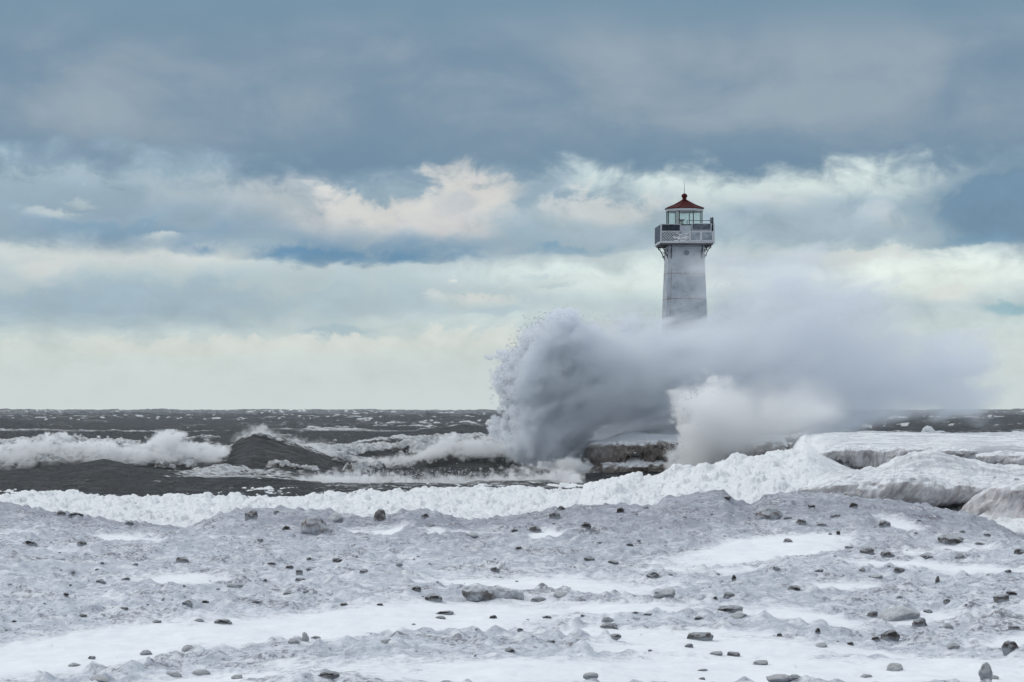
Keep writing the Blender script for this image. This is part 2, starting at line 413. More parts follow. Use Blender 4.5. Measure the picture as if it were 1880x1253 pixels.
def m_ice(name, light, mid, dark, amount=.5, sc=1.0, cap=True):
    """draped ice: streaks run down the face (attribute s along it, h down it), snow on what faces up"""
    m, n, b, _ = mat(name)
    s = n.attr('s').outputs['Fac']; h = n.attr('h').outputs['Fac']
    st = n.xyz(n.m('MULTIPLY_ADD', h, .5, s), n.m('MULTIPLY', h, .42), 0.0)
    k = n.noise(st, 4.2*sc, 6, .62, .2); k2 = n.noise(st, 13.0*sc, 5, .6)
    geo = n.new('ShaderNodeNewGeometry'); k3 = n.noise(geo.outputs['Position'], 1.1*sc, 5, .6)
    c = n.mix(n.step(n.m('MULTIPLY_ADD', k, .6, n.m('MULTIPLY', k2, .4)), .36, .62), mid, light)
    c = n.mix(n.m('MULTIPLY', n.step(n.m('MULTIPLY_ADD', k3, .6, n.m('MULTIPLY', k, .45)), .66-.3*amount, .36-.3*amount+.08), 1.0), c, dark)
    nz = n.new('ShaderNodeSeparateXYZ'); n.l.new(geo.outputs['Normal'], nz.inputs[0])
    if cap:
        f = n.step(n.m('MULTIPLY_ADD', k3, .9, nz.outputs[2]), .98, 1.38)
        gr = n.noise(geo.outputs['Position'], 5.0, 6, .7)
        c = n.mix(f, c, n.mix(n.step(gr, .42, .62), (0.82, 0.845, 0.87), (0.50, 0.51, 0.545)))
    n.l.new(c, b.inputs['Base Color']); b.inputs['Roughness'].default_value = .45; b.inputs['Specular IOR Level'].default_value = .4
    bump(n, b, n.m('MULTIPLY_ADD', k2, .5, k), .8, .12)
    return m
def m_spray(name, c, aniso, dens=1.0):
    m = bpy.data.materials.new(name); m.use_nodes = True; m.node_tree.nodes.clear()
    n = NT(m.node_tree); out = n.new('ShaderNodeOutputMaterial'); v = n.new('ShaderNodeVolumePrincipled')
    v.inputs['Color'].default_value = (*c, 1); v.inputs['Density'].default_value = dens; v.inputs['Anisotropy'].default_value = aniso
    n.l.new(v.outputs[0], out.inputs['Volume'])
    return m
M = {}
M['beach'] = m_beach(); M['water'] = m_water()
M['dark'] = m_rock('dark_stone', (0.052, 0.045, 0.042), (0.125, 0.11, 0.105), .06)
M['grey'] = m_rock('brown_grey_stone', (0.13, 0.115, 0.115), (0.24, 0.22, 0.22), .10)
M['icy'] = m_rock('ice_glazed_stone', (0.32, 0.315, 0.33), (0.60, 0.615, 0.65), .34, (0.80, 0.83, 0.86))
M['red'] = m_rock('reddish_stone', (0.17, 0.13, 0.13), (0.33, 0.28, 0.285), .12)
M['snowlump'] = m_rock('snow_lump', (0.72, 0.74, 0.78), (0.84, 0.86, 0.89), .5, (0.84, 0.86, 0.88))
M['ice'] = m_ice('draped_ice', (0.58, 0.575, 0.595), (0.29, 0.272, 0.275), (0.12, 0.105, 0.095), .5)
M['ice_near'] = m_ice('draped_ice_brown', (0.52, 0.52, 0.54), (0.27, 0.255, 0.26), (0.09, 0.08, 0.07), .85, 1.1)
M['ice_pier'] = m_ice('pier_ice', (0.23, 0.205, 0.19), (0.105, 0.09, 0.08), (0.05, 0.042, 0.037), .5, .9)
M['white'] = simple('white_paint', (0.38, 0.42, 0.47), .55, c2=(0.27, 0.30, 0.335), scale=1.3, bstr=.2)
M['trim'] = simple('pale_trim', (0.46, 0.49, 0.525), .5, scale=4)
M['rust'] = simple('rust', (0.22, 0.15, 0.12), .8, c2=(0.42, 0.40, 0.40), scale=7)
M['red_roof'] = simple('dark_red_paint', (0.075, 0.009, 0.010), .7, c2=(0.04, 0.009, 0.010), scale=4, spec=.15)
M['iron'] = simple('grey_iron', (0.12, 0.14, 0.165), .55, scale=5)
M['blackiron'] = simple('black_iron', (0.04, 0.045, 0.05), .55, scale=5)
M['solar'] = simple('dark_panel', (0.010, 0.016, 0.028), .6, scale=5, spec=.12)
M['mesh'] = simple('blue_grey_panel', (0.15, 0.18, 0.23), .5, c2=(0.30, 0.34, 0.39), scale=2.5)
M['under'] = simple('underside', (0.10, 0.10, 0.105), .8, scale=4)
def m_glass():
    m = bpy.data.materials.new('lantern_glass'); m.use_nodes = True; m.node_tree.nodes.clear()
    n = NT(m.node_tree); out = n.new('ShaderNodeOutputMaterial')
    t = n.new('ShaderNodeBsdfTransparent'); t.inputs[0].default_value = (.93, .97, .955, 1)
    g = n.new('ShaderNodeBsdfGlossy'); g.inputs['Roughness'].default_value = .1
    mx = n.new('ShaderNodeMixShader'); mx.inputs[0].default_value = .07
    n.l.new(t.outputs[0], mx.inputs[1]); n.l.new(g.outputs[0], mx.inputs[2])
    n.l.new(mx.outputs[0], out.inputs[0]); return m
M['glass'] = m_glass()
M['spray'] = m_spray('spray_mist', (0.912, 0.942, 0.976), .2)
M['spray_white'] = m_spray('white_spray', (0.975, 0.983, 0.99), .15)
M['drop'] = simple('spray_drops', (0.72, 0.75, 0.79), .4)

# ------------------------------------------------------------------ lake
def fan(Ys, n_in, t_in, n_out, t_out, ymin=10.0):
    t = np.concatenate([-np.linspace(t_out, t_in, n_out, endpoint=False), np.linspace(-t_in, t_in, n_in), np.linspace(t_in, t_out, n_out+1)[1:]])
    Yg = np.repeat(Ys[:, None], len(t), 1); Xg = t[None, :]*np.maximum(Yg, ymin)
    return Xg, Yg
CREST1 = [(300,905),(350,870),(385,842),(420,830),(445,812),(470,801),(500,806),(530,816),(560,825),(620,845),(660,860),(720,885)]
CREST2 = [(-60,892),(20,880),(100,862),(150,850),(185,845),(215,851),(270,867),(340,882),(400,900)]
CREST3 = [(-160,840),(-100,826),(0,834),(40,824),(70,812),(105,808),(135,818),(200,829),(250,832),(285,826),(310,815),(330,830),(380,836),(405,846),(440,885)]
CREST4 = [(640,880),(690,862),(760,846),(800,828),(830,819),(870,821),(920,824),(960,832),(1010,868)]
CREST7 = [(230,892),(300,884),(370,876),(430,873),(500,876),(560,882),(620,892)]
CREST5 = [(760,790),(810,783),(850,777),(890,782),(940,792)]
CREST6 = [(-60,770),(0,767),(40,772),(110,785)]
def ridge(X, Y, crest, Yc, lf, lb, wob=1.0):
    px = 940 + X/np.maximum(Y, 1)*F
    Yc = Yc + wob*fbm2(X/7, X*0+Yc, 3, 41)*4
    zc = np.maximum(zrow(line(px, crest), Yc), 0)
    s = Y - Yc
    p = np.where(s < 0, np.exp(-(np.abs(s)/lf)**1.5), 1/(1+(s/lb)**2))
    return zc*p, zc, s
def lake():
    Ys = np.concatenate([np.geomspace(112, 240, 760), np.geomspace(240, 14000, 460)[1:]])
    X, Y = fan(Ys, 680, .235, 60, .62)
    X = X.astype(np.float64); rng = np.random.RandomState(5)
    Z = np.zeros_like(X); DX = np.zeros_like(X); DY = np.zeros_like(X); ST = np.zeros_like(X)
    group = .65 + .9*np.clip(noise2(X/55, Y/80, 3), 0, 1)
    far = np.clip(Y*.007, .4, 60)
    for i in range(54):
        lam = 2.6*(34/2.6)**(rng.rand()); th = R(-90+ 12 + rng.randn()*26)
        k = 2*math.pi/lam; amp = .0078*lam**.9*(.6+.8*rng.rand())
        kx, ky = k*math.cos(th), k*math.sin(th); ph = rng.rand()*6.283
        fade = np.clip(lam/(far*2.4), 0, 1) if lam < 26 else np.clip(lam/(far*1.1), 0.25, 1)
        a = amp*fade; p = kx*X+ky*Y+ph
        c, s_ = np.cos(p), np.sin(p)
        Z += a*c; DX -= .75*a*s_*kx/k; DY -= .75*a*s_*ky/k; ST += a*k*c
    calm = ss(Y, 128, 175)*.75+.25
    pq = 940+X/Y*F; calm = calm*ss(Y, 118, 150)*(1-.85*ss(pq, 960, 1050)*(1-ss(Y, 172, 260)))
    Z = Z*group*calm; X2 = X + DX*group*calm; Y2 = Y + DY*group*calm
    ST = ST*group
    chop = (.25-np.abs(fbm2(X/1.3, Y/1.0, 4, 11)))*.42 + (.25-np.abs(fbm2(X/4.2, Y/2.6, 4, 15)))*.75
    Z = Z + chop*np.clip(130/Y, .0, 1)*ss(Y, 108, 135)
    fs = ss(Y, 220, 420)
    hill = (.5-np.abs(fbm2(X/16, Y/26, 3, 17))*2)*ss(fbm2(X/90, Y/140, 2, 18), -.15, .25)
    Z = Z + fs*(hill*1.9-.5) + fs*fbm2(X/5, Y/14, 3, 19)*.9
    far_ = ss(Y, 1100, 1900)*(1-ss(Y, 6500, 9500))
    Z = Z + far_*np.maximum(0, 1.6 + fbm2(X/34, Y/260, 5, 16, .6)*9.0 + fbm2(X/300, Y/900, 2, 14)*3)
    cap = ss(hill + fbm2(X/5, Y/14, 3, 19)*1.2 + fbm2(X/2.2, Y/9, 3, 20)*.7, .50, .68)*fs*.85
    zn = Z/.42
    foam = ss(zn*.55 + ST*.8 + fbm2(X/5, Y/4, 4, 21)*2.6, 1.05, 1.55)*.9*(1-fs*.5)
    foam = np.maximum(foam, cap)
    foam = np.maximum(foam, ss(fbm2(X/3.5, Y/6, 5, 33, .6), .2, .34)*.42)
    for cr, Yc, lf, lb, kind in ((CREST1, 168, 5.2, 7, 'peak'), (CREST2, 150, 4.6, 5, 'swell'), (CREST7, 144, 3, 4, 'break'), (CREST3, 166, 4.0, 8, 'roll'), (CREST4, 166, 4.2, 7, 'break'), (CREST5, 330, 12, 14, 'cap'), (CREST6, 420, 14, 16, 'swell')):
        h, zc, s = ridge(X, Y, cr, Yc, lf, lb)
        Z = np.where(h > .02, np.maximum(Z*(1-ss(h, 0, .8)*.75)+h, Z), Z)
        w = ss(zc, .05, .5)
        if kind == 'roll': f = w*(ss(s, -6.5, -2)*(1-ss(s, 6, 16)))
        elif kind == 'break': f = w*(ss(s, -1.3, -.3)*(1-ss(s, 5, 14)))*.95
        elif kind == 'peak': f = w*(ss(s, -.6, .3)*(1-ss(s, 3, 12)))*.75
        elif kind == 'cap': f = w*(ss(s, -2, 0)*(1-ss(s, 3, 14)))*.8
        else: f = w*ss(s, .4, 3)*(1-ss(s, 4, 9))*.42
        face = w*ss(s, -12, -6)*(1-ss(s, -2.5, -.5))
        if kind in ('peak', 'break', 'swell'): foam = foam*(1-face*.85)
        foam = np.maximum(foam, f*(.75+.5*(fbm2(X/1.4, Y/1.4, 4, 51))))
    # foam on the shallow water in front of the slush
    px = 940+X/Y*F
    sh = ss(px, 480, 640)*(1-ss(Y, 137, 147))*.46
    foam = np.maximum(foam, sh)
    fr = ss(foam, .35, .8)*np.clip(170/Y, 0, 1)*ss(Y, 145, 155)
    Z = Z + fr*((.3-np.abs(fbm2(X/1.1, Y/1.1, 5, 55, .6)))*1.3 + fbm2(X/2.6, Y/2.6, 3, 57)*1.1 + (.3-np.abs(fbm2(X/.45, Y/.5, 3, 56)))*.35)
    o = grid_obj('lake_water', X2, Y2, Z, M['water'], {'foam': foam}); tag(o, kind='structure')
    return o
lake()

# ------------------------------------------------------------------ frozen beach, slush and snow bank: one sheet
DUNE = [(-900,915),(-300,915),(0,926),(60,936),(140,951),(200,958),(290,968),(340,972),(400,948),(460,940),(530,937),(600,941),(640,951),(690,953),(740,944),(800,942),(860,957),(930,952),(1000,942),(1060,930),(1150,929),(1205,930),(1222,917),(1280,909),(1330,906),(1348,920),(1380,928),(1405,912),(1440,908),(1500,909),(1600,917),(1700,932),(1780,948),(1830,968),(1880,992),(2200,1010),(3000,1010)]
MOUND = [(1030,930),(1050,908),(1066,890),(1100,879),(1130,873),(1160,874),(1215,871),(1240,858),(1300,850),(1400,838),(1480,829),(1505,836),(1540,852),(1590,870),(1640,878),(3000,884)]
R2TOP = [(1470,960),(1486,888),(1530,872),(1560,868),(1620,862),(1668,838),(1720,835),(1780,847),(1830,856),(1880,862),(3000,862)]
SNOW = [ # px, row, half width, half height, tilt (rows per px), strength : snow lying on the beach
 (150,1185,330,34,-.10,1.2),(520,1150,260,34,-.08,1.2),(820,1128,330,30,-.05,1.2),(1120,1112,200,15,.0,1.0),
 (990,1066,260,20,.02,1.1),(1390,1012,190,26,-.10,1.2),(330,1054,130,11,.0,1.0),(235,990,75,13,.12,1.0),
 (1720,1045,220,9,.02,.9),(1300,1050,200,8,.0,.7),(1480,1125,170,17,.05,1.0),(1720,1118,200,12,-.02,.8),(1000,984,32,8,.0,1.),(720,975,40,9,-.2,1.0),
 (1650,975,60,9,.1,.8),(1250,1225,420,30,-.03,1.2),(800,1235,320,24,.0,.9),(1700,1215,280,30,-.05,1.1),(300,1240,300,12,-.04,.8),(1370,1185,160,22,.0,.9),
 (60,1205,200,16,-.05,1.0),(1150,1185,160,12,.0,.7),(905,965,50,7,-.1,.9),(620,1058,60,8,0,.6),(1760,1010,110,14,.1,.8),(1560,1075,120,9,-.05,.7),(1600,1180,120,12,0,.7),(30,985,50,8,0,.6),
 (1120,1040,120,10,0,.6),(1850,1160,90,16,-.05,.7)]
def beach_fields(X, Y, fine=True):
    X = np.asarray(X, np.float32); Y = np.asarray(Y, np.float32)
    Ys = np.maximum(Y, 10)
    px = 940 + X/Ys*F; row = HOR + 2.62*F/Ys
    Yc = 60 + 4*fbm2(X/9, X*0, 3, 61)
    zc = zrow(line(px, DUNE), Yc)
    und = fbm2(X/5.5, Y/8, 4, 62)*.34 + fbm2(X/1.7, Y/3.2, 3, 63)*.16
    flat = 1.86 + und*(1-ss(Y, 50, 59))
    zb = flat*(1-ss(Y, 45, Yc-.5)) + zc*ss(Y, 45, Yc-.5)
    drop = ss(Y, Yc, Yc+5.5)
    slush = .27 + fbm2(X/12, Y/18, 3, 64)*.24
    edge = line(px, [(-900,136),(0,134),(130,131),(200,124),(600,128),(760,131),(1060,137),(3000,131)]) + 11 + fbm2(X/5, Y/7, 4, 65)*12
    ice_out = ss(px, 330, 480)
    slush = slush - (.62-.30*ice_out)*ss(Y, edge-24, edge+4)
    slush = np.where(Y > edge+15+12*ice_out, -1.2, slush)
    zl = zb*(1-drop) + slush*drop
    # snow bank right of the floes
    zm = zrow(line(px, MOUND), 100.) + fbm2(X/2.4, Y/4, 4, 66)*.35
    mf = ss(Y, 66, 100)**.8*(1-ss(Y, 101, 110)*ss(1478-px, 0, 80))*ss(px, 1035, 1075)
    mound = -1.2 + (zm+1.2)*mf
    zl2 = np.where(Y > Yc+1, np.maximum(zl, mound), zl)
    # ice shelf reaching out to the right
    onsh = ss(px + fbm2(X/3, Y/9, 3, 57)*60, 1425, 1515)
    far = 168 + fbm2(X/9, X*0, 3, 67)*8
    shelf = 2.86 + fbm2(X/6, Y/14, 4, 68)*.34 + (.25-np.abs(fbm2(X/2.6, Y/1.6, 4, 60)))*.5
    shelf = shelf*ss(Y, 99.2, 100.4) - 1.2*(1-ss(Y, 99.2, 100.4))
    shelf = shelf*(1-ss(Y, far-6, far+3)) - 1.2*ss(Y, far-6, far+3)
    zl2 = np.maximum(zl2, np.where(onsh > .02, -1.2+(shelf+1.2)*onsh, -1.2))
    # nearer ridge of ice on the right
    t2 = zrow(line(px, R2TOP), 84.) + fbm2(X/1.8, Y/2.5, 4, 69)*.45 + (.2-np.abs(fbm2(X/.7, Y/.9, 4, 59)))*.25
    r2 = -1.2 + (t2+1.2)*ss(Y, 77.6, 78.7)*(.86+.14*ss(Y, 78, 84))*(1-.16*ss(Y, 86, 96))*(1-ss(Y, 97, 104))
    zl2 = np.maximum(zl2, np.where(px > 1480, r2, -1.2))
    base = 1.35 - .9*ss(Y, 79, 84)
    zl2 = np.where((px > 1380) & (Y > Yc+1), np.maximum(zl2, base*ss(px, 1380, 1560)*1.0 - 1.2*(1-ss(px, 1380, 1560))), zl2)
    white = ss(Y, Yc+.6, Yc+3.2)
    snow = np.zeros_like(X)
    nz = fbm2(X/1.6, Y/2.4, 6, 71, .62)
    for cx, cy, hw, hh, tl, st in SNOW:
        du = (px-cx)/hw; dv = (row-cy-(px-cx)*tl)/hh
        snow = np.maximum(snow, st*np.clip(1.35-np.sqrt(du*du+dv*dv), 0, 1))
    snow = np.clip(snow + nz*1.3, 0, 1)*ss(snow, .0, .35)
    snow = np.maximum(snow, ss(fbm2(X/2.6, Y/4.0, 6, 72, .62), .06, .26)*.8)
    snow = snow*(1-.8*ss(Y, 52, 57))
    if fine:
        bare = 1-ss(snow, .35, .65)
        b1 = fbm2(X/.85, Y/.8, 5, 73, .56)
        cl = cells(X/.33, Y/.5, 74)
        lump = np.clip(.46-cl[0], 0, 1)*(cl[2] > .5)*cl[2]
        b2 = fbm2(X/.16, Y/.2, 3, 58)
        fz = (b1*.23 + lump*.22 + b2*.045)*(.22+.78*bare) + .03*bare
        # slush: crowded balls of ice
        wx = X+fbm2(X/.5, Y/.7, 3, 79)*.5; wy = Y+fbm2(X/.5+9, Y/.7, 3, 80)*.7
        a = cells(wx/.85, wy/1.3, 75); b_ = cells(wx/.36, wy/.5, 76); c_ = cells(wx/.17, wy/.24, 77)
        ball = np.sqrt(np.clip(1-(a[0]/.62)**2, 0, 1))*.26*np.clip(a[2]*1.6-.6, 0, 1) + np.sqrt(np.clip(1-(b_[0]/.6)**2, 0, 1))*.13*np.clip(b_[2]*1.3-.3, 0, 1) + np.clip(.5-c_[0], 0, 1)*.10
        ball = ball + fbm2(X/3.2, Y/4, 5, 78, .6)*.42
        amp = np.where(Y > 98.5, np.where(px > 1480, .28, 1.0), 1.0)*(1-.45*ss(px, 1440, 1500)) 
        wv = ss(Y, Yc+.8, Yc+4)
        zl2 = zl2 + fz*(1-wv) + (ball-.16)*wv*amp
    return zl2, snow, white, ss(px, 1470, 1560)*ss(Y, 70, 80)
def beach():
    Ys = np.concatenate([np.linspace(-25, 20, 24, endpoint=False), np.geomspace(20, 175, 900)])
    X, Y = fan(Ys, 1000, .222, 70, .6)
    Z, sn, wh, stk = beach_fields(X, Y)
    o = grid_obj('frozen_beach', X, Y, Z, M['beach'], {'snow': sn, 'white': wh, 'streak': stk, 'sand': np.clip(ss(Y, 42, 57)*.6 + fbm2(X/4, Y/9, 5, 54, .6)*1.3, 0, 1)}); tag(o, kind='structure')
beach()
_Yr = np.geomspace(18, 112, 1400)
def hit(px, row):
    """the point of the beach seen at this place of the photograph"""
    X = (px-940)/F*_Yr; z = beach_fields(X, _Yr)[0]
    below = np.nonzero(zrow(row, _Yr) <= z)[0]
    i = below[0] if len(below) else len(_Yr)-1
    return float(X[i]), float(_Yr[i]), float(z[i])

# ------------------------------------------------------------------ draped ice along an edge
def curtain(name, path, m, parent=None, step=.05, prof=None, amp=.12, tip=.22, slant=.5, seed=0, nv=34, sfreq=3.2):
    """path: (x, y, lip height, foot height) points, left to right as one faces it"""
    P = np.array(path, float)
    L = np.concatenate([[0], np.cumsum(np.hypot(np.diff(P[:, 0]), np.diff(P[:, 1])))])
    s = np.arange(0, L[-1], step)
    def sm(c):
        v = np.interp(s, L, P[:, c]); k = max(1, int(.5/step)); ker = np.hanning(2*k+1); ker /= ker.sum()
        return np.convolve(np.pad(v, k, mode='edge'), ker, 'valid')
    x, y, zl, zb = sm(0), sm(1), sm(2), sm(3)
    tx, ty = np.gradient(x), np.gradient(y); n = np.hypot(tx, ty); nx, ny = ty/n, -tx/n
    prof = prof or [(-1.9, .10), (-1.2, .0), (-.6, -.03), (-.22, -.02), (.0, .06), (.13, .20), (.17, .45), (.12, .75), (.0, 1.0), (-.25, 1.08)]
    pr = np.array(prof); tt = np.linspace(0, 1, len(pr)); v = np.linspace(0, 1, nv)
    po = np.interp(v, tt, pr[:, 0]); pd = np.interp(v, tt, pr[:, 1])
    Sg, Vg = np.meshgrid(s, v, indexing='ij'); h = (zl-zb)[:, None]
    down = np.clip(pd, 0, 1.1)[None, :]*np.ones_like(Sg)
    ss_ = Sg + slant*down*h
    big = fbm2(Sg*.6, down*h*.9+seed, 4, seed+1, .6)
    st = .5-np.abs(fbm2(ss_*sfreq*.5, down*h*.55+7, 4, seed+2, .6))*2
    st2 = .5-np.abs(fbm2(ss_*sfreq*1.7, down*h*.8, 3, seed+3, .6))*2
    w = ss(pd, -.05, .25)[None, :]
    off = po[None, :] + big*1.15*(.25+.75*w) + (st*amp + st2*amp*.5)*w
    tips = (fbm2(s*1.6, s*0, 4, seed+5, .7)*tip*4)[:, None]
    dz = pd[None, :]*h*(1 + tips*ss(pd, .35, 1.0)[None, :]) - big*.15*(1-w) - fbm2(Sg*1.8, po[None, :]*2.0+Sg*0, 4, seed+6)*.22*(1-w*.8)
    X = x[:, None] + nx[:, None]*off; Y = y[:, None] + ny[:, None]*off; Z = zl[:, None] - dz
    return grid_obj(name, X, Y, Z, m, {'s': Sg*1.0, 'h': down*h}, parent)
def pxpath(pts):
    return [(xcol(p, Y), Y, zrow(a, Y), zrow(b, Y)) for p, a, b, Y in pts]
tag(curtain('ice_ledge', pxpath([(1494,836,842,101),(1506,828,846,100),(1530,823,850,100),(1560,821,855,100),(1600,821,851,99.6),(1640,823,860,99.2),(1690,824,858,99.2),(1735,823,842,99.6),(1790,826,838,100)]), M['ice'], seed=100, slant=.25, amp=.22, tip=.5, sfreq=5.0),
    'long pale ice ledge with an icicle fringe behind the rounded snowy hump', 'ice ledge')
tag(curtain('ice_ledge', pxpath([(1788,840,843,89),(1800,836,845,89),(1830,832,852,88.5),(1880,832,858,88),(1960,834,862,88),(2100,836,862,88)]), M['ice'], seed=120, slant=.5),
    'short ribbed ice ledge at the right edge, beyond the snowy hump', 'ice ledge')
tag(curtain('ice_ledge', pxpath([(1478,897,908,79.2),(1500,889,912,78),(1540,884,914,77.5),(1600,880,920,77.2),(1660,874,932,77),(1700,874,933,77),(1745,882,920,77.2),(1790,888,918,77.2),(1830,890,918,77),(1900,888,920,77),(2020,890,920,77)]), M['ice_near'], seed=140, slant=.9, amp=.17, tip=.12,
     prof=[(-3.2, -.15), (-2.2, -.22), (-1.2, -.20), (-.5, -.08), (-.1, .06), (.12, .22), (.22, .45), (.2, .75), (.05, 1.0), (-.25, 1.15)]),
    'broad brown grey ice ledge swept by slanting streaks below the snowy hump', 'ice ledge')
tag(curtain('ice_column', pxpath([(1802,905,952,72),(1816,892,958,71),(1840,886,962,70.4),(1880,884,968,70),(1940,884,975,70),(2040,886,975,70)]), M['ice'], seed=160, slant=-.3, amp=.2, tip=.2,
     prof=[(-3.4, .05), (-2.2, -.02), (-1.2, -.04), (-.4, -.02), (.05, .08), (.25, .25), (.40, .5), (.6, .8), (.85, 1.0), (1.1, 1.1)]),
    'fluted grey ice column standing at the right edge above the white hollow', 'ice column')

# ------------------------------------------------------------------ pier
def pier():
    root = tag(empty('stone_pier', (5, 165, 0)), 'dark stone pier end sheathed in brown ice under a white snow cap', 'pier')
    off = Vector((-5, -165, 0))
    pth = [(7.6, 196, 2.35, .75), (6.0, 180, 2.32, .75), (5.2, 168, 2.25, .8), (5.0, 165, 2.2, .85), (5.5, 163.2, 2.22, .85), (6.6, 162.5, 2.28, .85), (9, 162.2, 2.38, .9), (12, 162, 2.42, .9), (16.5, 161.9, 2.42, .9), (18.3, 163, 2.4, .9), (18.8, 167, 2.4, .9), (19, 185, 2.4, .9)]
    o = curtain('upper_face', pth, M['ice_pier'], root, seed=200, slant=.1, amp=.34, tip=.5, sfreq=2.2, step=.06); o.location = off
    low = [(x-.25 if y > 164 else x, y-(.25 if y < 166 else 0), .95, -.7) for x, y, a, b in pth]
    o = curtain('lower_face', low, M['ice_pier'], root, seed=220, slant=.05, amp=.34, tip=.0, sfreq=1.6, step=.06,
                prof=[(-.9, -.25), (-.4, -.1), (.0, .02), (.15, .06), (.25, .2), (.3, .45), (.3, .8), (.2, 1.1)]); o.location = off
    # top
    xs = np.linspace(0, 1, 260); ys = np.linspace(162.9, 198, 240)
    Yg = np.repeat(ys[:, None], 260, 1); xl = np.interp(ys, [162.9, 163.6, 165, 168, 180, 198], [6.4, 5.8, 5.45, 5.6, 6.4, 8.0])
    Xg = xl[:, None] + xs[None, :]**1.2*(18.6-xl)[:, None]
    dl = Xg-xl[:, None]; Z = 2.25 + .78*ss(Yg, 162.6, 167)*ss(dl, -.2, 3.0) + fbm2(Xg/3, Yg/5, 4, 231)*.3
    m_ = ss(Yg, 166, 177)*ss(Xg, 6.5, 12.5)
    Z = Z + m_*.75 + m_*(fbm2(Xg/1.4, Yg/1.2, 5, 232)*.9) - .25*(1-ss(Yg, 162.9, 163.6))
    sn = 1.0 - ss(Yg, 164.6, 166.8)*1.05 + fbm2(Xg/2.5, Yg/.9, 4, 233)*.7
    o = grid_obj('deck', Xg, Yg, Z, M['pier_deck'], {'snow': np.clip(sn, 0, 1), 'white': sn*0}, root); o.location = off
def m_pierdeck():
    m, n, b, _ = mat('pier_deck_ice')
    P = n.new('ShaderNodeNewGeometry').outputs['Position']; sn = n.attr('snow').outputs['Fac']
    k = n.noise(n.mapping(P, (.7, 1.6, 2.2)), 1.2, 6, .62)
    c = n.mix(n.step(k, .4, .6), (0.11, 0.105, 0.11), (0.32, 0.32, 0.34))
    c = n.mix(n.step(n.m('MULTIPLY_ADD', n.m('SUBTRACT', k, .5), .8, sn), .4, .65), c, (0.76, 0.785, 0.81))
    n.l.new(c, b.inputs['Base Color']); b.inputs['Roughness'].default_value = .6
    bump(n, b, k, .7, .2); return m
M['pier_deck'] = m_pierdeck()
pier()

